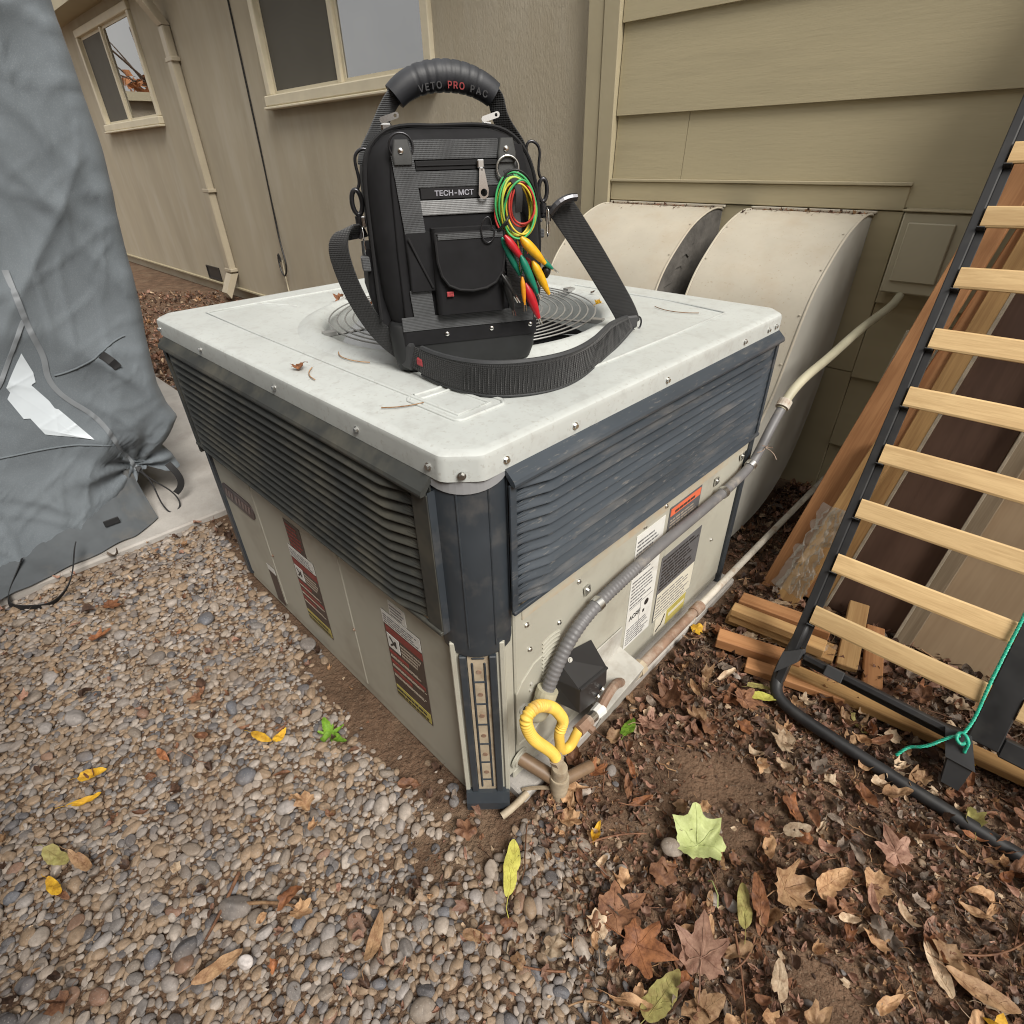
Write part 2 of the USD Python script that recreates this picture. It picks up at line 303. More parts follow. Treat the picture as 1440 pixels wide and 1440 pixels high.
M_duct = mat('duct_dusty_top', (0.42, 0.385, 0.315), 0.75, 0.10, 3.6, 8, bump=0.12, bscale=60, bump_dist=0.004, stain=(0.37, 0.30, 0.215), stain_scale=5.0, stain_at=(0.47, 0.70, 0.5), fine=((0.30, 0.24, 0.17), 90, 0.62, 0.70, 0.6))
M_duct_side = mat('duct_side_paint', (0.42, 0.41, 0.37), 0.55, 0.07, 2.6, 7, stain=(0.38, 0.355, 0.31), stain_scale=5.0, stain_at=(0.5, 0.7, 0.5))
M_duct_torn = mat('duct_torn_lining', (0.09, 0.083, 0.075), 0.9, 0.35, 12, 6, bump=0.5, bscale=40)
M_conduit = mat('conduit_grey_pvc', (0.130, 0.127, 0.130), 0.5, 0.12, 9, 6, stain=(0.30, 0.27, 0.23), stain_scale=12, stain_at=(0.55, 0.7, 0.6))
M_conduit_p = mat('conduit_beige_paint', (0.40, 0.375, 0.27), 0.55, 0.1, 8, 5)
M_whitepipe = mat('pale_painted_pipe', (0.50, 0.465, 0.40), 0.6, 0.12, 14, 6, stain=(0.30, 0.21, 0.14), stain_scale=18, stain_at=(0.52, 0.66, 0.75))
M_rust = mat('rusty_pipe', (0.20, 0.125, 0.085), 0.7, 0.3, 22, 6, stain=(0.36, 0.30, 0.24), stain_scale=14, stain_at=(0.5, 0.66, 0.7), bump=0.2, bscale=120, bump_dist=0.003)
M_tanpipe = mat('weathered_fitting', (0.36, 0.30, 0.215), 0.65, 0.2, 20, 6, stain=(0.22, 0.15, 0.09), stain_scale=16, stain_at=(0.5, 0.68, 0.75), bump=0.15, bscale=120, bump_dist=0.003)
M_brownpipe = mat('bronze_pipe', (0.17, 0.11, 0.065), 0.5, 0.25, 14, 5)
M_yellow = mat('yellow_coating', (0.70, 0.46, 0.075), 0.6, 0.1, 16, 5, stain=(0.40, 0.24, 0.08), stain_scale=16, stain_at=(0.57, 0.72, 0.7))
M_blackbox = mat('black_enclosure', (0.022, 0.022, 0.023), 0.42, 0.15, 12, 5, bump=0.12, bscale=220, bump_dist=0.001)
M_flash = mat('grey_sheet_metal', (0.42, 0.41, 0.375), 0.45, 0.15, 7, 6, stain=(0.25, 0.22, 0.18), stain_scale=9, stain_at=(0.5, 0.7, 0.7))
M_white = mat('white_sticker', (0.66, 0.66, 0.63), 0.5, 0.05, 8, 5, stain=(0.45, 0.43, 0.39), stain_scale=11, stain_at=(0.52, 0.72, 0.6))
M_cream = mat('cream_sticker', (0.60, 0.57, 0.47), 0.5, 0.05, 8, 5)
M_ink = mat('black_ink', (0.022, 0.02, 0.02), 0.5)
M_greyink = mat('grey_ink', (0.16, 0.16, 0.165), 0.5)
M_darklabel = mat('dark_label', (0.060, 0.040, 0.033), 0.5, 0.2, 14, 5)
M_greylabel = mat('grey_label', (0.105, 0.105, 0.11), 0.5, 0.15, 14, 5)
M_labelline = mat('label_print_pale', (0.30, 0.25, 0.20), 0.5)
M_redink = mat('red_ink', (0.42, 0.052, 0.032), 0.5, 0.1, 10, 3)
M_orangeink = mat('orange_ink', (0.66, 0.14, 0.065), 0.5, 0.08, 10, 3)
M_darkred = mat('maroon_ink', (0.22, 0.035, 0.03), 0.5, 0.1, 10, 3)
M_yellowink = mat('yellow_ink', (0.42, 0.36, 0.09), 0.5)
M_badge = mat('badge_face', (0.045, 0.028, 0.030), 0.4)
M_badgeink = mat('badge_emblem', (0.19, 0.14, 0.13), 0.45)
M_bag = mat('bag_nylon', (0.0072, 0.0072, 0.0085), 0.82, 0.25, 30, 5, bump=0.25, bscale=900, bump_dist=0.0008, obj=True, sheen=0.02, spec=0.3)
M_bag_dk = mat('bag_lining', (0.006, 0.006, 0.007), 0.85, 0.2, 30, 4, obj=True)
M_boot = mat('bag_rubber_base', (0.012, 0.013, 0.014), 0.62, 0.2, 25, 5, bump=0.2, bscale=500, bump_dist=0.0007, obj=True)
M_web = weave('grey_webbing', (0.064, 0.067, 0.071), 0.8, 2600, 'x', 0.13)
M_web_l = weave('silver_webbing', (0.25, 0.255, 0.26), 0.7, 2600, 'x', 0.1)
M_strapw = weave('black_webbing', (0.0095, 0.010, 0.011), 0.75, 2200, 'x', 0.2)
M_pad = weave('strap_pad', (0.010, 0.0105, 0.0115), 0.75, 2000, 'x', 0.2)
M_edge = mat('strap_edge_binding', (0.035, 0.037, 0.04), 0.7, 0.15, 40, 4, obj=True)
M_handle = mat('handle_rubber', (0.020, 0.022, 0.027), 0.55, 0.2, 40, 4, bump=0.2, bscale=400, bump_dist=0.0008, obj=True)
M_tab = mat('tab_leather', (0.05, 0.052, 0.052), 0.6, 0.15, 40, 4, obj=True)
M_textgrey = mat('emblem_grey', (0.30, 0.30, 0.34), 0.6)
M_textdim = mat('moulded_letters', (0.024, 0.024, 0.027), 0.5)
M_textred = mat('moulded_letters_red', (0.22, 0.018, 0.02), 0.5)
M_redtag = mat('red_tag', (0.40, 0.05, 0.06), 0.7, 0.15, 60, 3)
CW = {k: mat('lead_' + k, tuple(np.array(c) * .8), 0.5, 0.15, 60, 3) for k, c in dict(green=(0.05, 0.42, 0.13), yellow=(0.72, 0.55, 0.05), red=(0.52, 0.045, 0.035), black=(0.012, 0.012, 0.012), white=(0.6, 0.58, 0.5), lime=(0.40, 0.55, 0.08)).items()}
CB = {k: mat('boot_' + k, tuple(np.array(c) * .82), 0.42, 0.18, 70, 4) for k, c in dict(teal=(0.008, 0.20, 0.125), yellow=(0.80, 0.42, 0.012), red=(0.50, 0.012, 0.022), black=(0.008, 0.008, 0.008), orange=(0.75, 0.30, 0.012)).items()}
M_tarp = mat('tarp_fabric', (0.113, 0.130, 0.145), 0.82, 0.14, 3.2, 9, bump=0.45, bscale=330, bump_dist=0.002, spec=0.3, fine=((0.165, 0.185, 0.20), 240, 0.5, 0.66, 0.5), stain=(0.14, 0.16, 0.175), stain_scale=2.0, stain_at=(0.5, 0.7, 0.5), sheen=0.1)
M_skirt_shade = mat('skirt_shade_fabric', (0.068, 0.076, 0.083), 0.88, 0.2, 6, 8, bump=0.4, bscale=330, bump_dist=0.002, stain=(0.14, 0.125, 0.105), stain_scale=5.0, stain_at=(0.5, 0.7, 0.5))  # dark tone stands in for shade on the slab below the hem
M_seam = mat('tarp_seam_tape', (0.17, 0.185, 0.20), 0.6, 0.08, 20, 4)
M_patch = mat('reflective_patch', (0.52, 0.57, 0.61), 0.4, 0.04, 10, 3)
M_bstrap = mat('black_strap', (0.010, 0.010, 0.011), 0.75, 0.2, 40, 4)
M_bed = mat('black_steel_paint', (0.013, 0.013, 0.014), 0.5, 0.25, 8, 5, stain=(0.035, 0.033, 0.03), stain_scale=10, stain_at=(0.52, 0.72, 0.6), rvar=0.1)
M_cap = mat('black_plastic_cap', (0.035, 0.036, 0.038), 0.55, 0.2, 14, 4, bump=0.15, bscale=200, bump_dist=0.002)
M_slat = wood('slat_birch', (0.56, 0.395, 0.20), (0.40, 0.26, 0.12), 0.55, stretch=(2.2, 14, 14), rnd=0.13)
M_cedar = wood('cedar_board', (0.40, 0.20, 0.088), (0.25, 0.108, 0.043), 0.6, rnd=0.08)
M_fir = wood('fir_board', (0.42, 0.255, 0.105), (0.26, 0.14, 0.055), 0.65, rnd=0.08)
M_pine = wood('pine_offcut', (0.50, 0.315, 0.14), (0.34, 0.185, 0.075), 0.65, rnd=0.1)
M_greywood = wood('weathered_board', (0.235, 0.185, 0.125), (0.15, 0.11, 0.07), 0.8, rnd=0.1)
M_greywood_f = mat('fence_wood', (0.11, 0.075, 0.05), 0.85, 0.25, 5, 6, stretch=(8, 8, .6))
M_brownply = wood('brown_plywood', (0.105, 0.062, 0.044), (0.070, 0.039, 0.028), 0.5, stretch=(0.9, 4, 4), rnd=0.05)
M_tanply = wood('tan_hardboard', (0.335, 0.245, 0.155), (0.27, 0.19, 0.115), 0.7, stretch=(0.7, 5, 5), rnd=0.05)
M_whiteedge = mat('bare_edge', (0.33, 0.28, 0.21), 0.8, 0.2, 30, 4)
M_rope = mat('green_rope', (0.015, 0.36, 0.235), 0.55, 0.3, 140, 3, stain=(0.30, 0.60, 0.50), stain_scale=170, stain_at=(0.55, 0.65, 0.6))
M_film = usdkit.material(stage, L + 'plastic_film', {'t': ('transparent_bsdf', {'color': (0.88, 0.88, 0.86)}), 'p': ('principled_bsdf', {'base_color': (0.6, 0.58, 0.54), 'roughness': 0.32}), 'm': ('mix_closure', {'fac': 0.26})}, [('t.BSDF', 'm.closure1'), ('p.BSDF', 'm.closure2')], surface='m.closure')
M_cream_board = mat('cream_board', (0.55, 0.50, 0.39), 0.7, 0.06, 5, 4)
# SECTION: SETTING
# ------------------------------------------------------------------ ground
def gz(x, y):
    p = np.stack([np.asarray(x, float), np.asarray(y, float), np.zeros_like(np.asarray(x, float))], -1)
    far = np.clip((np.hypot(p[..., 0] + .5, p[..., 1]) - 5) / 10, 0, 1)
    return -0.012 + 0.030 * (meshkit.fbm(p * 2.6, 3, 5) - .5) * (1 - far) + 0.010 * (meshkit.fbm(p * 11, 3, 9) - .5) * (1 - far)
def axis_samples(lo, hi, d0, d1, step):
    a = list(np.arange(d0, d1, step)); s = step; v = d0
    while v > lo: s *= 1.35; v -= s; a.insert(0, v)
    s = step; v = d1
    while v < hi: v += s; a.append(v); s *= 1.35
    return np.array(a)
gx = axis_samples(-60, 60, -3.2, 1.7, 0.02); gy = axis_samples(-60, 60, -1.9, 2.4, 0.02)
GX, GY = np.meshgrid(gx, gy, indexing='ij')
gv = np.stack([GX, GY, gz(GX, GY)], -1).reshape(-1, 3)
ii, jj = np.meshgrid(np.arange(len(gx) - 1), np.arange(len(gy) - 1), indexing='ij'); nyy = len(gy)
gq = np.stack([ii * nyy + jj, (ii + 1) * nyy + jj, (ii + 1) * nyy + jj + 1, ii * nyy + jj + 1], -1).reshape(-1, 4)
single('ground', (gv, gq), M_dirt, 'bare brown dirt ground under the gravel and leaves', 'ground', kind='structure', smooth=True)

# concrete slab under the covered object, concrete pad under the unit
single('concrete_slab', box(-7.2, -2.0, -1.44, 0.56, -0.1, 0.022, 0.008), M_conc, 'weathered grey concrete slab under the covered object', 'slab', kind='structure')
single('concrete_pad', box(-1.42, 0.048, 0.085, 1.31, -0.12, 0.020, 0.006), M_conc, 'concrete pad under the air conditioner', 'pad', kind='structure')

# ------------------------------------------------------------------ house
WY = 2.31
house = Thing('house', 'taupe house with stucco wall, two sliding windows and khaki lap siding', 'house', (-4, WY, 0))
WINS = [(-10.03, -7.79, 1.82, 2.90), (-5.02, -2.77, 1.83, 2.91)]
wallp = Polygon([(-18, 0.13), (-1.56, 0.13), (-1.56, 3.0), (-18, 3.0)])
for a, b, c, d in WINS: wallp = wallp.difference(Polygon([(a + .05, c + .05), (b - .05, c + .05), (b - .05, d - .05), (a + .05, d - .05)]))
house.part('stucco_wall', on_xz(extr(wallp, 0.14), WY + 0.14), M_stucco)
house.part('foundation', box(-18, 4, WY + .03, WY + .3, -.3, 0.125), M_stucco)
house.part('base_flashing', box(-18, -1.57, WY - .022, WY + .02, 0.105, 0.128, .003), M_trim)
house.part('wall_plate', box(-18, 4.0, WY + .16, WY + .3, 0.125, 4.0), M_room)
house.part('eave', box(-18, -1.58, 2.02, WY + .3, 3.0, 3.16), M_trim)
house.part('eave', box(-1.56, 4.2, 2.08, WY + .3, 3.9, 4.08), M_trim)
for wi, (a, b, c, d) in enumerate(WINS):
    t = 0.075
    fr = cat(box(a, b, WY - .035, WY + .03, d - t, d, .006), box(a, a + t, WY - .034, WY + .03, c + t + .002, d - t - .002, .006), box(b - t, b, WY - .034, WY + .03, c + t + .002, d - t - .002, .006), box(a - .015, b + .015, WY - .055, WY + .03, c, c + t, .008))
    w = house.part('window', fr, M_winframe)
    mx = a + (b - a) * (0.47 if wi == 0 else 0.515)
    house.part('sill', box(a - .025, b + .025, WY - .07, WY - .002, c - .022, c - .003, .005), M_winframe, w)
    house.part('mullion', box(mx - .028, mx + .028, WY - .018, WY + .035, c + t + .003, d - t - .003, .005), M_winframe, w)
    sash = []
    for (s0, s1, yy) in ((a + t, mx - .028, WY + .012), (mx + .028, b - t, WY + .006)):
        z0, z1 = c + t, d - t; q = .03
        sash += [box(s0, s1, yy, yy + .02, z1 - q, z1), box(s0, s1, yy, yy + .02, z0, z0 + q), box(s0, s0 + q, yy, yy + .019, z0 + q, z1 - q), box(s1 - q, s1, yy, yy + .019, z0 + q, z1 - q)]
    house.part('sash', cat(*sash), M_winframe, w)
    house.part('insect_screen', box(a + t + .03, mx - .058, WY + .016, WY + .018, c + t + .03, d - t - .03), M_screen, w)
    house.part('pane', box(mx + .058, b - t - .03, WY + .014, WY + .018, c + t + .03, d - t - .03), M_pane, w)
    # blind hanging behind the pane
    xs = np.linspace(mx + .03, b - t, 90); prof = WY + .085 + .012 * np.sin(xs * 60) * (0.6 + .4 * np.sin(xs * 13))
    vv = np.concatenate([np.stack([xs, prof, np.full_like(xs, c + .08)], 1), np.stack([xs, prof, np.full_like(xs, d - .08)], 1)])
    k = np.arange(89); house.part('blind', (vv, np.stack([k, k + 1, k + 91, k + 90], 1)), M_curtain if wi else M_room, w, smooth=True)
# downspout
ds = house.part('downspout', cat(box(-6.93, -6.80, WY - .085, WY - .004, 0.30, 2.58, .012), hull([(-6.93, WY - .085, 2.58), (-6.80, WY - .085, 2.58), (-6.93, WY - .004, 2.58), (-6.80, WY - .004, 2.58), (-6.93, 1.97, 2.92), (-6.80, 1.97, 2.92), (-6.93, 2.05, 2.98), (-6.80, 2.05, 2.98)]),
                                  hull([(-6.94, WY - .09, 0.30), (-6.79, WY - .09, 0.30), (-6.94, WY - .002, 0.30), (-6.79, WY - .002, 0.30), (-6.94, WY - .20, 0.10), (-6.79, WY - .20, 0.10), (-6.94, WY - .16, 0.03), (-6.79, WY - .16, 0.03)])), M_downspout)
for zz in (0.32, 1.15, 2.3): house.part('strap', box(-6.955, -6.775, WY - .09, WY - .001, zz, zz + .035, .004), M_downspout, ds)
house.part('cable', tube(smooth_path([(-5.40, WY - .006, 3.0), (-5.41, WY - .007, 2.2), (-5.43, WY - .006, 1.5), (-5.45, WY - .008, 0.95), (-5.40, WY - .03, .66), (-5.36, WY - .05, .50), (-5.44, WY - .05, .42), (-5.52, WY - .04, .52), (-5.52, WY - .03, .62), (-5.49, WY - .03, .55)], 90), .009, 7), M_black_wire)
house.part('cable', tube(smooth_path([(-5.50, WY - .01, .56), (-5.51, WY - .01, .4), (-5.49, WY - .01, .1)], 12), .007, 6), M_winframe, label='pale wire hanging under the black cable loop')
vent = house.part('foundation_vent', cat(box(-7.80, -7.38, WY - .012, WY + .01, .14, .155), box(-7.80, -7.38, WY - .012, WY + .01, .285, .30), box(-7.80, -7.785, WY - .012, WY + .01, .155, .285), box(-7.395, -7.38, WY - .012, WY + .01, .155, .285), box(-7.785, -7.395, WY - .003, WY - .001, .155, .285)), M_black_wire)
# corner board, lap siding
house.part('corner_board', box(-1.555, -1.463, WY - .045, WY + .05, 0.1, 4.0, .004), M_trim)
house.part('corner_board', box(-1.460, -1.368, WY - .050, WY + .05, 0.1, 4.0, .004), M_trim)
def siding(x0, x1, z0, z1):
    yb, yt = WY - .030, WY - .012
    return hull([(x0, yb, z0), (x1, yb, z0), (x0, yb + .001, z0 + .01), (x1, yb + .001, z0 + .01), (x0, yt, z1 + .03), (x1, yt, z1 + .03), (x0, yt + .01, z1 + .03), (x1, yt + .01, z1 + .03), (x0, yb + .016, z0), (x1, yb + .016, z0)])
rows = [3.70, 3.35, 3.0, 2.65, 2.297, 1.947, 1.597, 1.247, .90, .58, .25, -.06]
for r in range(len(rows) - 1):
    z1, z0 = rows[r], rows[r + 1]
    if z1 > 1.5: cuts = {1.597: [-1.364, -.968, 2.6, 3.99], 1.947: [-1.364, 1.5, 3.99], 2.297: [-1.364, .7, 3.99]}.get(z1, [-1.364, 1.1, 3.99])
    else: cuts = [0.0105, 2.2, 3.99]
    for a, b in zip(cuts[:-1], cuts[1:]):
        house.part('siding_board', siding(a + .0012, b - .0012, z0, z1), M_siding)
house.part('duct_panel', box(-1.364, .009, WY - .028, WY - .01, 0.60, 1.232, .002), M_siding)
house.part('duct_panel', box(-1.364, .008, WY - .0345, WY - .01, 1.235, 1.318, .003), M_siding, label='top strip of the panel around the ducts')
house.part('drip_cap', box(-1.364, .012, WY - .043, WY - .03, 1.318, 1.330, .002), M_trim)
house.part('duct_panel', box(-.30, .009, WY - .026, WY - .01, -.05, 0.597, .002), M_siding)
house.part('siding_board', box(-1.364, -.302, WY - .022, WY - .01, -.05, 0.597, .002), M_siding)
jb = house.part('junction_box', cat(box(.028, .252, WY - .105, WY - .031, .955, 1.238, .006)), M_box, label='painted flat box on the siding beside the ducts')
house.part('box_cover', cat(box(.053, .205, WY - .115, WY - .1055, 1.0, 1.205, .004)), M_box, jb)
house.part('box_hood', box(.022, .258, WY - .112, WY - .031, 1.240, 1.247, .002), M_trim, jb)

fence = Thing('fence', 'added unseen brown boards behind the viewer, shading the left face of the unit', 'fence', (-2, -1.46, 0))  # put in out of view to darken the left face of the unit
for k in range(100): fence.part('fence_board', box(-9 + k * .142, -9 + k * .142 + .136, -1.47 + .004 * (k % 2), -1.45 + .004 * (k % 2), .02, 2.0, .002), M_greywood_f)
for z_ in (.35, 1.5): fence.part('fence_rail', box(-9, 5.2, -1.51, -1.472, z_, z_ + .09), M_greywood_f)
nb = Thing('neighbour_house', 'added unseen tall tan house behind the viewer, blocking sky from the left face', 'house', (-2, -3.4, 0))  # unseen block, added to cut the sky light reaching the left face
nb.part('wall', box(-10, 6, -3.6, -3.4, 0, 5.2), M_stucco)
nb.part('roof', hull([(-10.4, -3.0, 5.2), (6.4, -3.0, 5.2), (-10.4, -5.6, 6.4), (6.4, -5.6, 6.4), (-10.4, -3.0, 5.35), (6.4, -3.0, 5.35)]), M_trim)
# garage and autumn tree at the end of the yard, seen in the left window's reflection
gar = Thing('garage', 'plain tan garage closing the far end of the yard, reflected in the left window', 'garage', (-25, -3, 0))
gar.part('wall', box(-25.3, -25, -9, 1.2, 0, 3.2), M_stucco)
gar.part('roof', hull([(-25.6, -9.3, 3.2), (-24.7, -9.3, 3.2), (-25.6, 1.5, 3.2), (-24.7, 1.5, 3.2), (-25.4, -9.3, 3.5), (-25.4, 1.5, 3.5)]), M_trim)

tree = Thing('autumn_tree', 'autumn tree with orange leaves behind the garage, seen only in the left window', 'tree', (-27.5, -4.2, 0))
tree.part('trunk', tube([(-27.5, -4.2, 0), (-27.4, -4.2, 2.6), (-27.5, -4.1, 4.2)], [.16, .13, .08], 8), M_greywood_f)
tr_ = np.random.default_rng(3); fo = []
for k in range(16):
    z0 = tr_.uniform(2.4, 4.2); d_ = tr_.normal(size=3) * [1.1, 1.3, .6] + [0, 0, .8]; p0 = np.array([-27.5, -4.15, z0]); tree.part('limb', tube(smooth_path([p0, p0 + d_ * .5 + [0, 0, .1], p0 + d_], 8), np.linspace(.05, .012, 8), 5), M_greywood_f)
    for q in range(55):
        c = p0 + d_ * tr_.uniform(.3, 1.05) + tr_.normal(size=3) * .25; c[2] = min(c[2], 5.2)
        if c[2] < 4.3 - .3 * tr_.random() and tr_.random() < .5: a_1, a_2 = tr_.normal(size=3) * .09, tr_.normal(size=3) * .09; fo.append(trimesh.Trimesh([c - a_1, c + a_2, c + a_1, c - a_2], [(0, 1, 2), (0, 2, 3)], process=False))
tree.part('crown', cat(*fo), mat('autumn_foliage', (0.55, 0.24, 0.10), 0.7, 0.3, 3, 3))
# ------------------------------------------------------------------ supply and return ducts
prof = [(1.275, .03), (1.55, .022), (1.80, .03), (1.98, .09), (2.10, .20), (2.18, .36), (2.235, .56), (2.268, .85), (2.276, 1.215), (2.18, 1.222), (2.10, 1.205), (2.0, 1.165), (1.90, 1.095), (1.80, 1.0), (1.735, .88), (1.68, .74), (1.62, .62), (1.53, .53), (1.42, .49), (1.275, .48)]
def duct(x0, x1, lab, torn):
    d = Thing('duct', lab, 'duct', ((x0 + x1) / 2, 1.75, 0), group=None)
    pp = Polygon(prof)
    top = np.array(smooth_path(prof[8:], 46)); bot = np.array(smooth_path(prof[:9], 40))
    def skin(path, xa, xb, t):
        v0 = np.concatenate([np.full((len(path), 1), xa), path], 1); v1 = v0.copy(); v1[:, 0] = xb
        k = np.arange(len(path) - 1); n = len(path)
        return trimesh.Trimesh(np.vstack([v0, v1]), np.vstack([np.stack([k, k + 1, n + k + 1], 1), np.stack([k, n + k + 1, n + k], 1)]), process=False)
    d.part('top_skin', skin(top, x0 - .004, x1 + .004, .002), M_duct, smooth=True)
    d.part('bottom_skin', skin(bot, x0, x1, .002), M_duct_side, smooth=True)
    full = Polygon([tuple(q) for q in np.vstack([bot[:-1], top[:-1]])]).buffer(0)
    side = on_yz(extr(full, .003), 0)
    s1 = side.copy(); s1.apply_translation((x1 - .004, 0, 0)); d.part('side_panel', s1, M_duct_torn if torn else M_duct_side)
    s2 = side.copy(); s2.apply_translation((x0 + .001, 0, 0)); d.part('side_panel', s2, M_duct_side)
    # standing seam along the curved edge
    for xs in (x0 - .002, x1 + .002):
        e = np.concatenate([np.full((len(top), 1), xs), top], 1); d.part('seam', tube(e, .0045, 6), M_duct)
    for q in range(3, 45, 6):
        for xs in (x0 + .012, x1 - .012): d.part('screw', hexscrew((xs, top[q][0] - .001, top[q][1] + .001), (0, -.7, .7), .0032), M_duct)
    mid = np.concatenate([np.full((len(top), 1), (x0 + x1) / 2 + .06), top], 1)
    d.part('wall_flange', cat(box(x0 - .012, x1 + .012, 2.262, 2.279, 1.222, 1.232, .002)), M_duct)
    if torn:
        pts = smooth_path([(1.735, .88), (1.80, 1.0), (1.90, 1.095), (2.0, 1.165)], 30)
        inner = pts + np.stack([.035 + .025 * np.sin(np.arange(30) * 1.1) + .02 * rng.random(30), -.06 - .03 * rng.random(30)], 1)
        poly = Polygon(list(map(tuple, pts)) + list(map(tuple, inner[::-1]))).buffer(0)
        f = on_yz(extr(poly, .002), 0); f.apply_translation((x1 + .003, 0, 0)); d.part('torn_flap', f, M_duct_torn)
    return d
duct(-.575, -.092, 'nearer of two curved sheet metal ducts, pale side facing the leaning boards', False)
duct(-1.34, -.725, 'farther curved sheet metal duct with dark torn side, against the corner board', True)
# dead grass and dirt caught on the duct tops is built with the litter

# ------------------------------------------------------------------ air conditioner
LX, LY, H = 1.44, 1.26, 1.05
ac = Thing('air_conditioner', 'large grey packaged air conditioner with dark louvres and round fan grille', 'air conditioner', (-LX / 2, LY / 2, 0.0))
def cham(ins, c=.045, z=0.0, r=0.0):
    """Outline of the cabinet, cut and softly rounded corners, inset by ins."""
    x0, x1, y0, y1 = -LX - .018 + ins, .018 - ins, -.018 + ins, LY + .018 - ins; c = max(.050 - ins * .58, .006); out = []
    for cx_, cy_, sx, sy, flip in ((x1, y0, -1, 1, 0), (x1, y1, -1, -1, 1), (x0, y1, 1, -1, 0), (x0, y0, 1, 1, 1)):
        k = c * .22; q = [(cx_ + sx * (c + k), cy_), (cx_ + sx * (c + k * .3), cy_ + sy * k * .10), (cx_ + sx * (c - k * .6), cy_ + sy * k * .62), (cx_ + sx * k * .62, cy_ + sy * (c - k * .6)), (cx_ + sx * k * .10, cy_ + sy * (c + k * .3)), (cx_, cy_ + sy * (c + k))]
        out += q[::-1] if flip else q
    return np.array([(x, y, z) for x, y in out])
def round_outline(ins, z):
    p = Polygon(cham(0.0)[:, :2]).buffer(-.02).buffer(.02 - ins, quad_segs=4) if ins < .02 else Polygon(cham(0.0)[:, :2]).buffer(-ins)
    return p
# lid: rolled edge, skirt, top sheet with round opening and pressed ribs
base_poly = Polygon(cham(0.0)[:, :2])
def ring_at(ins, z, n=8):
    c = cham(ins, z=z); return c
lid_rings = [cham(.004, z=H - .053), cham(.0, z=H - .051), cham(.0, z=H - .013), cham(.0025, z=H - .005), cham(.008, z=H - .0012), cham(.020, z=H)]
FC = np.array([-.70, .63]); FR = .405
lid = ac.part('lid', loft(lid_rings, cap=False), M_lid, smooth=38)
top = Polygon(cham(.020)[:, :2]).difference(Point(*FC).buffer(FR + .075, quad_segs=24))
topm = extr(top, .002); topm.apply_translation((0, 0, H - .002)); ac.part('top_sheet', topm, M_lid, lid)
# fan collar dish
a_ = np.linspace(0, 2 * PI, 97)[:-1]
def circ(r, z): return np.stack([FC[0] + r * np.cos(a_), FC[1] + r * np.sin(a_), np.full(96, z)], 1)
ac.part('fan_collar', loft([circ(FR + .076, H), circ(FR + .066, H + .004), circ(FR + .045, H + .013), circ(FR + .028, H + .014), circ(FR + .010, H + .006), circ(FR, H - .012), circ(FR - .002, H - .10)], cap=False), M_lid, lid, smooth=True)
def rib(pts, r=.0045):
    p = np.array([(x, y, H + .0005) for x, y in pts]); m = tube(p, r, 8); m.vertices[:, 2] = H + (m.vertices[:, 2] - H) * .8; return m
ribs = [[(-1.335, .60), (-1.345, .28), (-1.34, .115), (-1.0, .110), (-.5, .108), (-.23, .110)], [(-.105, .33), (-.104, .8), (-.108, 1.12), (-.32, 1.16), (-.7, 1.165)], [(-1.345, .28), (-1.20, .35)],
        [(-.27, .115), (-.265, .20), (-.255, .212), (-.12, .215), (-.105, .20), (-.105, .10), (-.115, .09), (-.255, .09), (-.268, .10)], [(-.245, .11), (-.24, .19), (-.13, .19), (-.13, .11), (-.245, .11)], [(-1.335, .70), (-1.34, 1.13), (-1.1, 1.16)]]
ac.part('pressed_rib', cat(*[rib(r) for r in ribs]), M_lid, lid, smooth=50)
for (x, y, ax) in [(-1.39, -.0185, (0, -1, 0)), (-1.06, -.0185, (0, -1, 0)), (-.62, -.0185, (0, -1, 0)), (-.28, -.0185, (0, -1, 0)), (-.062, -.0185, (0, -1, 0)), (-.004, .004, (1, -1, 0)), (.0185, .085, (1, 0, 0)), (.0185, .27, (1, 0, 0)), (.0185, .60, (1, 0, 0)), (.0185, .99, (1, 0, 0)), (.0185, 1.14, (1, 0, 0)), (.0185, 1.19, (1, 0, 0))]:
    ac.part('screw', hexscrew((x, y, H - .031 - (.006 if ax == (1, -1, 0) else 0)), np.array(ax) / np.linalg.norm(ax), .0055), M_steel, lid)
# fan grille: concentric wires, spokes; fan below
gr = ac.part('fan_grille', tube(circ(.085, H + .016), .004, 6, closed=True), M_wire)
for i in range(14):
    r = .10 + i * .0225; ac.part('grille_ring', tube(circ(r, H + .013 - .00002 * i), .0022, 5, closed=True), M_wire, gr)
for k in range(6):
    a = k * PI / 3 + .35; d = np.array([math.cos(a), math.sin(a), 0])
    p0 = np.array([*FC, H + .008]) + d * .07; p1 = np.array([*FC, H + .008]) + d * (FR + .022)
    ac.part('grille_spoke', tube([p0, p1], .0032, 6), M_wire, gr)
    e = np.array([*FC, H + .009]) + d * (FR + .012); tt = np.array([-d[1], d[0], 0])
    ac.part('grille_clip', hull([e + s1 * d * .016 + s2 * tt * .012 + np.array([0, 0, z]) for s1 in (-1, 1) for s2 in (-1, 1) for z in (0, .010)]), M_wire, gr)
fan = ac.part('fan', cat(cyl((*FC, H - .10), (0, 0, 1), .085, .09, 24)), M_fan)
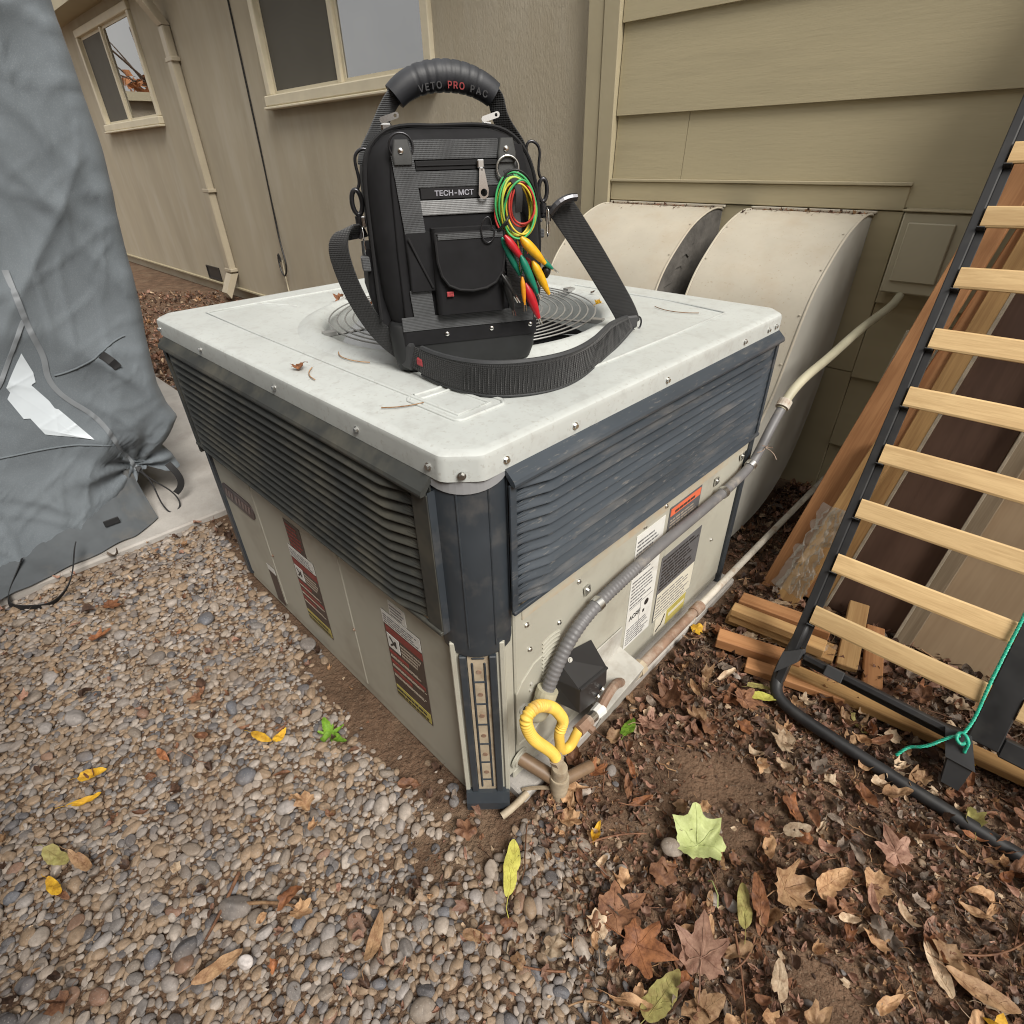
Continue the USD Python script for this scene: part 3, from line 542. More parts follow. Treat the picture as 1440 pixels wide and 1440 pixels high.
for k in range(4):
    pts = []; a0 = k * PI / 2 + .9
    gridv = []
    for ri in np.linspace(.08, FR - .025, 9):
        for s in np.linspace(-.5, .5, 9):
            wdt = .9 * (0.6 + .55 * (ri - .08) / .3); a = a0 + s * wdt
            gridv.append((FC[0] + ri * math.cos(a), FC[1] + ri * math.sin(a), H - .085 - s * .09))
    gridv = np.array(gridv); i9, j9 = np.meshgrid(np.arange(8), np.arange(8), indexing='ij'); b9 = (i9 * 9 + j9)
    ac.part('fan_blade', (gridv, np.stack([b9, b9 + 9, b9 + 10, b9 + 1], -1).reshape(-1, 4)), M_fan, fan, smooth=True)
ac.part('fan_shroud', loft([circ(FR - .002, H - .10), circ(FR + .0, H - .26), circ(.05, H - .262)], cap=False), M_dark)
# inner core behind the louvres
ac.part('coil', box(-LX + .03, -.03, .03, LY - .03, .55, H - .262), M_coil)
ac.part('coil_rim', cat(box(-LX + .03, -.03, .03, .10, H - .262, H - .064), box(-LX + .03, -.03, LY - .10, LY - .03, H - .262, H - .064), box(-.10, -.03, .10, LY - .10, H - .262, H - .064), box(-LX + .03, -LX + .10, .10, LY - .10, H - .262, H - .064)), M_coil)
# cabinet panels, left face (y=0)
ZT = .645
for a, b in ((-1.398, -1.094), (-1.090, -.552), (-.548, -.062)):
    ac.part('side_panel', box(a, b, .0, .03, .045, ZT, .003), M_cab)
ac.part('base_rail', cat(box(-1.42, -.055, .004, .05, .0, .043, .003)), M_cab)
ac.part('base_rail', cat(box(-.05, -.004, .10, 1.25, .030, .062, .003)), M_cab)
for x in (-1.074, -.553): ac.part('panel_screw', hexscrew((x, -.001, .29), (0, -1, 0), .004), M_rust)
# right face (x=0)
ac.part('control_panel', box(-.03, .0, .112, .762, .066, ZT, .004), M_cab)
ac.part('access_panel', box(-.03, .0, .766, 1.236, .066, ZT, .004), M_cab)
ac.part('corner_flange', box(-.03, -.002, .062, .109, .066, .60, .003), M_cab)
ac.part('top_flange', box(-.004, .0035, .135, 1.236, .600, .655, .0015), M_flange)
ac.part('back_panel', box(-1.40, -.04, LY - .03, LY - .004, .04, H - .07, .004), M_cab)
ac.part('far_panel', box(-LX + .002, -LX + .03, .06, LY - .05, .04, H - .07, .004), M_cab)
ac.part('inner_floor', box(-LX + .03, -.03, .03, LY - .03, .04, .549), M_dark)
# embossed louvre slots of the control panel
vents = []
for k in range(11):
    z = .335 + k * .0135; y0, y1 = .205, .268; n = 8
    arc = np.array([(y, z + .006 * math.sin(PI * (y - y0) / (y1 - y0))) for y in np.linspace(y0, y1, n)])
    m = tube(np.stack([np.full(n, .0005), arc[:, 0], arc[:, 1]], 1), .0035, 6); vents.append(m)
ac.part('vent_slots', cat(*vents), M_cab, smooth=50)
# knockout plate with plugs
kp = Polygon([(.118, .175), (.118, .37), (.135, .395), (.175, .425), (.20, .428), (.213, .415), (.215, .37), (.215, .23), (.20, .19), (.16, .17)]).buffer(.004)
kpath = np.array(Polygon(kp).exterior.coords); ac.part('knockout_rim', tube(np.stack([np.full(len(kpath) - 1, .0), kpath[:-1, 0], kpath[:-1, 1]], 1), .003, 6, closed=True), M_cab, smooth=50)
for (y, z, r) in ((.135, .300, .014), (.165, .365, .004), (.162, .345, .004)):
    p = ac.part('knockout_plug', cyl((.002, y, z), (1, 0, 0), r, .005, 20), M_flash)
ac.part('knockout_dimple', dome_head((.004, .137, .302), (1, 0, 0), .006), M_dark)
for (y, z) in ((.150, .575), (.335, .585), (.265, .50), (.72, .62), (.62, .60), (.735, .46), (.16, .49), (1.10, .30)):
    ac.part('panel_screw', hexscrew((.0035 if z > .6 else .001, y, z), (1, 0, 0), .005), M_steel)
# corner: pale strip with recessed track, black foot
cx = np.array([-.031, .028]); dirn = np.array([1, -1, 0]) / math.sqrt(2); tang = np.array([1, 1, 0]) / math.sqrt(2)
def corner_box(w0, w1, o0, o1, z0, z1, b=.002):
    m = box(w0, w1, o0, o1, z0, z1, b); v = m.vertices
    c0 = np.array([-.030, .030, 0])
    return trimesh.Trimesh(c0 + v[:, :1] * tang + v[:, 1:2] * dirn + v[:, 2:] * np.array([0, 0, 1]), m.faces, process=False)
ac.part('corner_strip', corner_box(-.048, .048, .0, .006, .05, .60), M_cab)
ac.part('corner_strip_edge', cat(corner_box(-.058, -.046, -.02, .012, .05, .60), corner_box(.046, .058, -.02, .012, .05, .60)), M_cab)
trk = ac.part('corner_track', cat(corner_box(-.040, -.024, .006, .019, .05, .565), corner_box(.024, .040, .006, .019, .05, .565), corner_box(-.024, .024, .006, .0085, .05, .565)), M_navy)
slots = [corner_box(-.014, .014, .010, .0135, z, z + .006) for z in np.arange(.10, .55, .075)] + [corner_box(-.016, -.011, .010, .0135, .07, .54), corner_box(.011, .016, .010, .0135, .07, .54)]
ac.part('track_insert', cat(*slots), M_navy, trk)
ac.part('track_floor', corner_box(-.023, .023, .0086, .0105, .055, .56), M_tanpipe, trk)
for z in np.arange(.135, .53, .075): ac.part('track_hole', cyl(np.array([-.030, .030, z]) + dirn * .0105, dirn, .006, .004, 12), M_rust, trk)
ac.part('corner_foot', cat(hull([q for w in (-.056, .056) for q in [np.array([-.03, .03, z]) + tang * w + dirn * o for z, o in ((0.0, -.02), (0.0, .034), (.03, .034), (.058, .022), (.058, -.02))]])), M_navy)
# corner post between the louvres
ang = np.linspace(-PI / 2 - .25, .25, 16); pr = .086
arc = np.stack([-.072 + pr * np.cos(ang) , .072 + pr * np.sin(ang)], 1)
sec = np.vstack([[(-.145, .012)], [(-.110, -.010)], arc, [(.010, .110)], [(-.012, .145)], [(-.09, .14)], [(-.14, .09)]])
def post_ring(z, s=1.0):
    c = np.array([-.05, .05]); return np.concatenate([c + (sec - c) * s, np.full((len(sec), 1), z)], 1)
low = post_ring(.655)
pp = [post_ring(.985), post_ring(.665)]
ac.part('corner_post', loft([post_ring(.997), post_ring(.66)]), M_navy, smooth=35)
sec2 = np.array([(-.098, .006)] + [tuple(q) for q in arc] + [(-.006, .098)] + [(-.06, .09), (-.09, .06)])
def pr2(z, s=1.0):
    c = np.array([-.03, .03]); return np.concatenate([c + (sec2 - c) * s, np.full((len(sec2), 1), z)], 1)
ac.part('corner_post_tip', loft([pr2(.6605, 1.0), pr2(.60, .985), pr2(.578, .95), pr2(.570, .88)]), M_navy, smooth=35)
for dd in (.3, .72): 
    a = -PI / 2 + dd * PI / 2 + .15; p = np.array([-.072 + (pr + .001) * math.cos(a), .072 + (pr + .001) * math.sin(a)])
    ac.part('post_rib', tube([(*p, .996), (*p, .60)], .0018, 5), M_navy)
# pale half-round tab under the lid corner
tg = []
for t in np.linspace(-1, 1, 15):
    a1 = -PI / 4 + t * .95
    for q in (0, .5, 1): tg.append((-.072 + (pr + .0035) * math.cos(a1), .072 + (pr + .0035) * math.sin(a1), 1.000 - q * (.008 + .019 * math.cos(t * PI / 2) ** .7)))
b_ = (np.arange(14)[:, None] * 3 + np.arange(2)[None]); tb = (np.array(tg), np.stack([b_, b_ + 3, b_ + 4, b_ + 1], -1).reshape(-1, 4))
ac.part('corner_tab', tb, M_tabgrey)

# louvre panels: frame plate and twelve hooded slats each
def louver_side(name_label, along, out, o0, a0, a1, z0, z1, mat_, n=12, closed=True):
    """along: 'x' or 'y'; o0: plane of the plate, out: sign of outward normal."""
    def place(m):    # local (a, o, z) -> world
        v = m.vertices
        w = np.stack([v[:, 0], o0 - v[:, 1], v[:, 2]], 1) if along == 'x' else np.stack([o0 + v[:, 1], v[:, 0], v[:, 2]], 1)
        f = m.faces if along == 'y' and False else m.faces
        return trimesh.Trimesh(w, f, process=True)
    fw = .016; fe = .046 if along == 'x' else .016
    frame = cat(box(a0, a1, -.004, .006, z0, z0 + .010, .0015), box(a0, a0 + fw, -.004, .001, z0 + .010, z1 - .046, .0008), box(a1 - fe, a1, -.004, .001, z0 + .010, z1 - .046, .0008),
                hull([(a, o, z) for a in (a0, a1) for o, z in ((.0125, z1 - .045), (.013, z1 - .040), (.010, z1 - .034), (-.028, z1), (-.028, z1 - .006), (.004, z1 - .045))]))
    fm = place(frame); fm.fix_normals()
    p = ac.part('louvre_panel', fm, mat_, label=name_label)
    zs = np.linspace(z0 + .010, z1 - .045, n + 1); h = zs[1] - zs[0]
    for k in range(n):
        zb, zt = zs[k], zs[k + 1]
        e = .045; b0, b1 = a0 + fw - .002, a1 - fe + .002; d = .019
        # hood: flush at the top and at both ends, standing out at the lower lip
        prof_ = [(-.0105, 1.0), (-.0065, .88), (.000, .66), (.0065, .42), (.0125, .22), (.0140, .11), (.0125, .05), (.001, .05), (-.0105, .20)]
        e = .085; st_ = [(b0, .0), (b0 + e * .5, .5), (b0 + e * .95, .95), (b0 + e * 1.15, 1.0), (b1 - e * 1.15, 1.0), (b1 - e * .95, .95), (b1 - e * .5, .5), (b1, .0)]
        pts = np.array([(a_p, (-.004 + (o + .004) * q) if o > -.004 else -.004 + (o + .004) * q, zb + h * (t if t > .5 else t + (1 - q) * .30 * (1 - t))) for a_p, q in st_ for o, t in prof_])
        ns_, np_ = len(st_), len(prof_); i_, j_ = np.meshgrid(np.arange(ns_ - 1), np.arange(np_ - 1), indexing='ij'); b_ = i_ * np_ + j_
        f = np.stack([b_, b_ + 1, b_ + np_ + 1, b_ + np_], -1).reshape(-1, 4); f = np.vstack([f[:, [0, 1, 2]], f[:, [0, 2, 3]]])
        m = place(trimesh.Trimesh(pts, f, process=False))
        ac.part('slat', m, mat_, p, smooth=30)
    bk = place(box(a0 + .004, a1 - .004, -.0135, -.0108, z0 + .004, z1 - .034)); bk.fix_normals(); ac.part('louvre_backing', bk, mat_, p)
louver_side('grimy louvre panel on the left face, shade painted into its colour', 'x', -1, -.030, -1.385, -.062, .632, 1.012, M_louver_shaded, 13)
louver_side('dusty blue-grey louvre panel on the right face', 'y', 1, .028, .082, 1.225, .668, 1.018, M_louver, 12)
# dark return edges that hold the left panel off the cabinet
ac.part('louvre_edge', box(-.0625, -.0605, -.029, .012, .634, .97), M_navy)
ac.part('louvre_edge', box(-1.40, -1.385, -.030, .012, .60, .99), M_louver_shaded)
ac.part('far_corner_post', box(-1.447, -1.400, -.006, .05, .02, .985, .008), M_navy)
ac.part('right_corner_post', box(-.04, .012, 1.237, 1.262, .02, .985, .005), M_navy)

# stickers
def sticker(name, plane, a0, a1, z0, z1, mat_, off=.0016, skew=0.0, label=None):
    m = box(0, a1 - a0, 0, z1 - z0, 0, off)
    return plate(name, plane, a0, z0, m, mat_, None, label)
def plate(name, plane, a0, z0, m, mat_, parent=None, label=None):
    v = m.vertices.copy(); v[:, 0] += a0; v[:, 1] += z0
    mm = trimesh.Trimesh(v, m.faces, process=False)
    mm = on_xz(mm, -.0004) if plane == 'left' else on_yz(mm, .0004)
    return ac.part(name, mm, mat_, parent, label=label, kind='stuff' if name in ('print', 'white_print') else None)
def lines(a0, a1, z0, z1, n, off=.0022, fill=.5, ragged=.35, seed=0):
    r = np.random.default_rng(seed); ms = []; h = (z1 - z0) / n
    for k in range(n):
        z = z0 + h * k; x = a0; end = a1 - (a1 - a0) * ragged * r.random()
        while x < end:
            w = (a1 - a0) * r.uniform(.05, .22); w = min(w, end - x)
            ms.append(box(x, x + w, z, z + h * fill, off - .001, off)); x += w + (a1 - a0) * .025
    return cat(*ms)
def warning(a0, a1, z0, z1, seed, topwhite):
    s = plate('warning_sticker', 'left', a0, z0, box(0, a1 - a0, 0, z1 - z0, 0, .0012), M_darklabel, label='tall dark warning sticker with red bands')
    w, h = a1 - a0, z1 - z0
    P = lambda nm, m, mt: plate(nm, 'left', a0, z0, m, mt, s)
    P('white_band', box(0, w, h - topwhite, h, .0013, .002), M_white)
    P('white_print', lines(.006, w - .006, h - topwhite + .006, h - .006, 4, .0026, .4, .2, seed), M_greyink)
    P('red_band', box(.006, w, h - topwhite - .030, h - topwhite - .006, .0013, .002), M_darkred)
    P('symbol_box', box(.006, w * .36, h - topwhite - .085, h - topwhite - .034, .0013, .0022), M_white)
    fig = unary_union([LineString([(.014, .040), (.036, .018)]).buffer(.003), LineString([(.014, .012), (.030, .028), (.036, .036)]).buffer(.003), LineString([(.036, .018), (.036, .034)]).buffer(.003)])
    f = extr(fig, .0008); f.apply_translation((.006, h - topwhite - .085, .0022)); P('symbol', f, M_ink)
    P('print', lines(w * .40, w - .006, h - topwhite - .085, h - topwhite - .036, 4, .0021, .45, .3, seed + 1), M_labelline)
    for k in range(3):
        zt = h - topwhite - .098 - k * (h - topwhite - .17) / 3; P('red_band', box(.004, w * (.55 if k != 1 else .95), zt - .012, zt, .0013, .002), M_darkred)
        P('print', lines(.006, w - .006, zt - (h - topwhite - .17) / 3 + .012, zt - .016, 4, .0021, .35, .3, seed + 3 + k), M_labelline)
    P('yellow_band', box(.004, w - .004, .006, .045, .0013, .002), M_yellowink)
    P('print', lines(.006, w - .008, .010, .043, 2, .0026, .5, .1, seed + 9), M_ink)
warning(-.362, -.203, .170, .498, 3, .045)
warning(-.890, -.732, .118, .437, 20, .045)
plate('small_sticker', 'left', -.322, .500, box(0, .068, 0, .050, 0, .0012), M_white)
plate('small_sticker_print', 'left', -.322, .500, lines(.005, .063, .004, .046, 4, .0018, .4, .3, 40), M_greyink)
s = plate('dark_sticker', 'left', -.868, .439, box(0, .10, 0, .105, 0, .0012), M_darklabel)
plate('print', 'left', -.868, .439, lines(.005, .095, .006, .1, 6, .002, .4, .3, 41), M_darkred, s)
s = plate('narrow_sticker', 'left', -1.172, .03, box(0, .062, 0, .175, 0, .0012), M_darklabel)
plate('white_band', 'left', -1.172, .03, box(0, .062, .150, .175, .0013, .002), M_white, s)
# long oval badge
bp = LineString([(-1.355, .440), (-1.160, .440)]).buffer(.034)
bm = extr(bp, .003); bd = ac.part('badge', on_xz(bm, -.0004), M_badge)
em = unary_union([Polygon([(-1.365 + q, .425), (-1.350 + q, .425), (-1.338 + q, .456), (-1.353 + q, .456)]) for q in (0, .024, .048, .085, .112, .14, .165, .19)])
ac.part('badge_emblem', on_xz(extr(em, .0012), -.0036), M_badgeink, bd)
# right face stickers
def rp(nm, a0, z0, m, mt, par=None, lab=None): return plate(nm, 'right', a0, z0, m, mt, par, lab)
s = rp('rating_sticker', .585, .150, box(0, .145, 0, .435, 0, .0012), M_white, None, 'tall white rating sticker full of fine print')
rp('print', .585, .150, cat(lines(.008, .135, .285, .42, 10, .0019, .4, .4, 50), lines(.008, .135, .165, .275, 8, .0019, .35, .5, 51), lines(.008, .135, .012, .085, 7, .0019, .4, .4, 52)), M_greyink, s)
def rtext(txt, h, a, z, off, mt, par, bold=False):
    m = meshkit.text_mesh(txt, h, .0006, bold); m.apply_translation((a, z, off)); m.merge_vertices(); rp('lettering', 0, 0, m, mt, par)
rtext('ACRF', .017, .598, .262, .0014, M_ink, s, True)
rp('emblem', .585, .150, cat(extr(Point(.105, .135).buffer(.012), .0019), box(.088, .098, .10, .112, .0012, .0019)), M_ink, s)
rp('frame_line', .585, .150, cat(box(.01, .135, .158, .1595, .0012, .0018), box(.07, .0715, .012, .155, .0012, .0018)), M_greyink, s)
s = rp('caution_sticker', .752, .455, box(0, .185, 0, .140, 0, .0012), M_greylabel, None, 'dark sticker with orange-red header bar')
rp('orange_header', .752, .455, box(.006, .180, .108, .134, .0013, .002), M_orangeink, s)
rp('print', .752, .455, lines(.010, .175, .01, .10, 8, .002, .4, .35, 60), M_labelline, s)
rp('print', .752, .455, lines(.03, .15, .113, .130, 1, .0026, .5, .1, 61), M_darklabel, s)
s = rp('wiring_sticker', .752, .145, box(0, .245, 0, .270, 0, .0012), M_greylabel, None, 'large sticker, grey print above, cream below')
rp('cream_half', .752, .145, box(.004, .241, .004, .120, .0013, .002), M_cream, s)
rp('print', .752, .145, lines(.010, .235, .013, .112, 7, .0027, .3, .3, 62), M_greyink, s)
rp('print', .752, .145, lines(.010, .235, .135, .262, 9, .002, .45, .4, 63), M_ink, s)
s = rp('arrow_sticker', .775, .064, box(0, .20, .004, .078, 0, .0012), M_cream, None, 'cream and olive sticker with a curved arrow')
rp('olive_half', .775, .064, box(.072, .198, .007, .076, .0013, .002), M_yellowink, s)
rp('arrow', .775, .064, extr(LineString([(.012, .02), (.03, .03), (.04, .03), (.058, .066)]).buffer(.003), .0022), M_ink, s)
rp('print', .775, .064, cat(box(.085, .19, .038, .052, .002, .0026)), M_cream, s)
# SECTION: OBJECTS
# ------------------------------------------------------------------ tool bag (own frame: x across the front, y into the bag, z up)
BA = np.array([-.409, .178, H + .0025]) + .016 * np.array([.877, -.480, 0]) + .001 * np.array([.480, .877, 0]); BROT = math.atan2(.87713, .48025)
bag = Thing('tool_bag', 'black tool bag with thick arched handle standing on the air conditioner lid', 'tool bag', BA, BROT, world=False)
W0, W1, DP = -.018, .330, .225
def sect(z, inset_s0, inset_s1, d0, d1, r, k=6): return rrect(W0 + inset_s0, W1 - inset_s1, d0, DP - d1, r, z, k)
body_prof = [(.10, .020, .010, .002, .0), (.16, .008, .0, .0, .0), (.22, .006, -.004, -.002, .0), (.28, .004, .0, -.002, .0), (.33, .004, .004, .0, .0), (.37, .006, .012, .002, .002), (.395, .010, .022, .004, .005), (.415, .020, .036, .008, .012), (.430, .034, .052, .016, .022), (.440, .052, .072, .028, .036), (.4445, .075, .095, .045, .055)]
bag.part('body', loft([sect(z, a, b, c, d, .042) for z, a, b, c, d in body_prof]), M_bag, smooth=45)
bag.part('base', loft([sect(z, a, a, b, b, .030) for z, a, b in ((.0, .028, .006), (.004, .022, .0), (.03, .014, -.006), (.075, .011, -.008), (.098, .012, -.006), (.104, .020, -.002))]), M_boot, smooth=45)
def fbox(s0, s1, z0, z1, d0, d1, b=.0015): return box(s0, s1, d0, d1, z0, z1, b)
F = -.002
bag.part('front_panel', loft([rrect(.026, .300, -.006, .02, .003, .112), rrect(.026, .302, -.008, .02, .003, .25), rrect(.030, .300, -.006, .02, .003, .36), rrect(.036, .286, .0, .02, .003, .415)]), M_bag, smooth=40)
def web(s0, s1, z0, z1, d, m=M_web, name='webbing_band', t=.0025): return bag.part(name, fbox(s0, s1, z0, z1, d - t, d, .0008), m)
# horizontal bands, zip, label
web(.060, .236, .3935, .424, -.0045)
bag.part('zip_track', cat(fbox(.078, .236, .3765, .392, -.0065, -.003, .001), fbox(.080, .232, .3835, .3855, -.0085, -.0062)), M_bag_dk)
web(.062, .236, .349, .3755, -.0075)
lb = bag.part('label_strip', fbox(.082, .236, .330, .3485, -.0095, -.006, .001), M_bag_dk)
tx = meshkit.text_mesh('TECH-MCT', .0088, .0008, True); tx.apply_scale((1.12, 1, 1)); v = tx.vertices
bag.part('lettering', trimesh.Trimesh(np.stack([.108 + v[:, 0], -.0095 - v[:, 2], .3355 + v[:, 1]], 1), tx.faces), M_textgrey, lb)
web(.080, .240, .3035, .3285, -.0080, M_web_l)
# vertical straps
def vstrap(p0, p1, w, m, d0, d1, name='webbing_strap'):
    n = 14; t = np.linspace(0, 1, n); c = np.stack([p0[0] + (p1[0] - p0[0]) * t, d0 + (d1 - d0) * t, p0[1] + (p1[1] - p0[1]) * t], 1)
    return bag.part(name, ribbon(c, (1, 0, 0), w, .0025), m, smooth=30)
vstrap((.055, .405), (.064, .272), .040, M_web, -.007, -.013)
vstrap((.0625, .172), (.066, .118), .044, M_web, -.012, -.010)
vstrap((.252, .405), (.262, .262), .036, M_tab, -.006, -.013)
vstrap((.262, .262), (.270, .118), .038, M_web, -.0125, -.010)
bag.part('patch_pocket', loft([rrect(.044, .100, -.020, .0, .004, .170), rrect(.044, .098, -.021, .0, .004, .22), rrect(.042, .094, -.014, .0, .004, .276)]), M_bag, smooth=40)
ed = ribbon(np.array([[.048, -.0205, .268], [.066, -.0235, .225], [.088, -.0225, .176]]), (1, 0, .6), .004, .002); bag.part('pocket_edge', ed, M_bag_dk)
# hem band and rivets
web(.018, .304, .090, .1185, -.008, M_web, 'hem_band', .003)
bag.part('lower_panel', loft([rrect(.014, .316, -.010, .03, .012, .060), rrect(.014, .316, -.011, .03, .012, .089)]), M_bag, smooth=40)
for s_, z_ in ((.110, .0785), (.209, .081), (.298, .0815)): bag.part('rivet', dome_head((s_, -.0115, z_), (0, -1, 0), .0052), M_chrome)
# flap pocket
bag.part('pocket', loft([rrect(.094, .236, -.030, .0, .010, .122), rrect(.092, .238, -.036, .0, .012, .20), rrect(.094, .236, -.028, .0, .008, .282)]), M_bag, smooth=40)
fl = Polygon([(.099, .272), (.100, .225), (.106, .200), (.118, .183), (.138, .174), (.165, .171), (.192, .174), (.212, .183), (.226, .200), (.231, .225), (.232, .272)]).buffer(.002)
fm = extr(fl, .004); v = fm.vertices
def curve_d(s, z): return -.0385 - .004 * np.sin(PI * np.clip((s - .09) / .15, 0, 1)) + .04 * np.clip(z - .225, 0, 1)
fm = trimesh.Trimesh(np.stack([v[:, 0], curve_d(v[:, 0], v[:, 1]) - v[:, 2], v[:, 1]], 1), fm.faces)
fp = bag.part('pocket_flap', fm, M_bag)
ex = np.array(fl.exterior.coords); bag.part('flap_binding', tube(np.stack([ex[:-1, 0], curve_d(ex[:-1, 0], ex[:-1, 1]) - .0035, ex[:-1, 1]], 1), .0026, 6, closed=True), M_bag_dk, fp, smooth=50)
bag.part('flap_band', fbox(.101, .231, .263, .2745, -.0435, -.036, .001), M_web, fp)
rt = bag.part('red_tag', fbox(.112, .126, .158, .168, -.038, -.033, .001), M_redtag)
bag.part('tag_mark', cat(fbox(.114, .124, .160, .1615, -.0386, -.0378, 0), fbox(.115, .124, .164, .1655, -.0386, -.0378, 0)), M_darkred, rt)
# leather tabs with rings
for s_, z_, dd in ((.055, .409, 1), (.252, .409, -1)):
    tb_ = bag.part('hanger_tab', loft([rrect(s_ - .017, s_ + .017, -.013, -.004, .004, z_ - .022), rrect(s_ - .018, s_ + .018, -.014, -.004, .004, z_ - .008), rrect(s_ - .013, s_ + .013, -.012, -.003, .004, z_ + .016)]), M_tab, smooth=40)
    bag.part('rivet', dome_head((s_ - .002, -.0145, z_ - .001), (0, -1, 0), .0052), M_chrome, tb_)
    a = np.linspace(0, 2 * PI, 33)[:-1]
    c = np.stack([s_ + .0215 * np.cos(a), np.full(32, -.016), (z_ if dd > 0 else z_ - .032) + .020 * np.sin(a) + (.006 if dd > 0 else 0)], 1)
    if dd > 0: c[:, 1] = -.0085
    bag.part('ring', tube(c, .0022, 6, closed=True), M_gunmetal if dd > 0 else M_steel, tb_, smooth=True)
# front zip pull
zp = bag.part('zip_pull', cat(fbox(.193, .2065, .378, .3925, -.017, -.007, .002), fbox(.196, .204, .372, .380, -.020, -.014, .002)), M_chrome)
ou = Polygon([(.1965, .376), (.2035, .376), (.2105, .342), (.209, .333), (.2035, .329), (.197, .330), (.1935, .336)]).buffer(.0015).difference(Point(.2025, .3385).buffer(.0065))
om = extr(ou, .0025); v = om.vertices; bag.part('pull_tab', trimesh.Trimesh(np.stack([v[:, 0], -.0175 - v[:, 2], v[:, 1]], 1), om.faces), M_chrome, zp)
# split ring on the pocket
bag.part('key_ring', tube(np.array([(.2005 + .0135 * math.cos(t) * (0.55 + .45 * math.sin(t / 2) ** 2 if math.sin(t) > 0 else 1), -.046, .277 + .022 * math.sin(t)) for t in np.linspace(0, 2 * PI, 41)[:-1]]), .0014, 6, closed=True), M_gunmetal, smooth=True)
# shell zip running round the bag, piping
def shell_path(d, off=0.0):
    pts = [(W0 - .002, .11), (W0 - .001, .2), (W0 + .002, .30), (W0 + .006, .37), (W0 + .018, .41), (W0 + .05, .438), (.12, .4465), (.22, .4465), (W1 - .06, .434), (W1 - .028, .405), (W1 - .008, .36), (W1 + .002, .28), (W1 + .003, .18), (W1, .11)]
    q = smooth_path(pts, 70); return np.stack([q[:, 0], np.full(70, d), q[:, 1]], 1)
for d in (.030, .068): bag.part('piping', tube(shell_path(d), .0035, 6), M_bag_dk, smooth=50)
for d in (.049,): bag.part('zip_tape', ribbon(shell_path(d), (0, 1, 0), .016, .006), M_bag_dk)
sp = shell_path(.055)
zl = bag.part('side_zip_pull', tube(np.array([(W0 - .012, .050, .285), (W0 - .013, .042, .282), (W0 - .0135, .040, .245), (W0 - .0135, .046, .233), (W0 - .0135, .054, .245), (W0 - .013, .054, .280)]), .0016, 6, closed=True), M_chrome, smooth=True)
bag.part('slider', box(W0 - .012, W0 - .004, .042, .060, .284, .304, .002), M_chrome, zl)
bag.part('side_zip_pull', tube(np.array([(W1 + .013, .012, .305), (W1 + .014, .006, .300), (W1 + .015, .004, .262), (W1 + .015, .010, .252), (W1 + .015, .016, .262), (W1 + .014, .018, .300)]), .0016, 6, closed=True), M_chrome, smooth=True)
for s_, sgn in ((.030, 1), (.222, -1)):
    zt = bag.part('top_zip_pull', cat(box(s_, s_ + .020, .045, .060, .438 + (.002 if sgn < 0 else 0), .452, .003)), M_chrome)
    o2 = LineString([(s_ + .004, .456), (s_ + .030, .463)]).buffer(.005).difference(Point(s_ + .028, .4625).buffer(.0028)); m = extr(o2, .003); v = m.vertices
    bag.part('pull_tab', trimesh.Trimesh(np.stack([v[:, 0], .050 - v[:, 2], v[:, 1]], 1), m.faces), M_chrome, zt)
# side pockets
bag.part('side_pocket', loft([np.c_[rrect(-.022, .03, .04, .19, .012, .09)], rrect(-.036, .03, .04, .19, .012, .16), rrect(-.030, .03, .04, .19, .012, .245)]), M_bag, smooth=40)
bag.part('side_pocket', loft([rrect(.30, .334, .03, .19, .012, .09), rrect(.30, .342, .03, .19, .012, .16), rrect(.30, .336, .03, .19, .012, .262)]), M_bag, smooth=40)
bag.part('webbing_loop', box(W1 + .004, W1 + .022, .05, .08, .245, .262, .002), M_web)
bag.part('webbing_loop', box(-.042, -.026, .035, .065, .205, .232, .002), M_web)
bag.part('tape_loop', cat(loft([np.stack([-.012 + .030 * np.cos(a_[::4]) * .35 - .01, .12 + 0 * a_[::4] + y, .095 + .034 * np.sin(a_[::4])], 1) for y in (-.018, .018)], cap=False)), M_bstrap)
# handle: moulded grip and its two straps
HD = .105
def hp(pts): return np.array([(s_, HD, z_) for s_, z_ in pts])
grip_c = smooth_path(hp([(.068, .494), (.10, .514), (.163, .526), (.226, .516), (.262, .497)]), 64)
sg = np.linspace(0, 1, 64)
gr_r = .0225 + .0035 * np.sin(PI * sg) + .0
ribmask = (sg > .22) & (sg < .85)
rad = gr_r - .0014 * ribmask * (np.abs(((sg * 64 / 5.2) % 1) - .5) > .38)
bag_grip = bag.part('grip', tube(grip_c, rad, 16), M_handle, smooth=50)
bag.part('handle_strap', ribbon(smooth_path(hp([(-.004, .385), (.006, .41), (.022, .432), (.042, .462), (.072, .498)]), 20), np.array([0.75, .65, -.45]), .036, .005), M_web, smooth=30)
bag.part('handle_strap', ribbon(smooth_path(hp([(.318, .395), (.305, .42), (.284, .446), (.272, .470), (.268, .486), (.256, .500)]), 20), np.array([-.65, .75, -.4]), .036, .005), M_strapw, smooth=30)
cur = .112
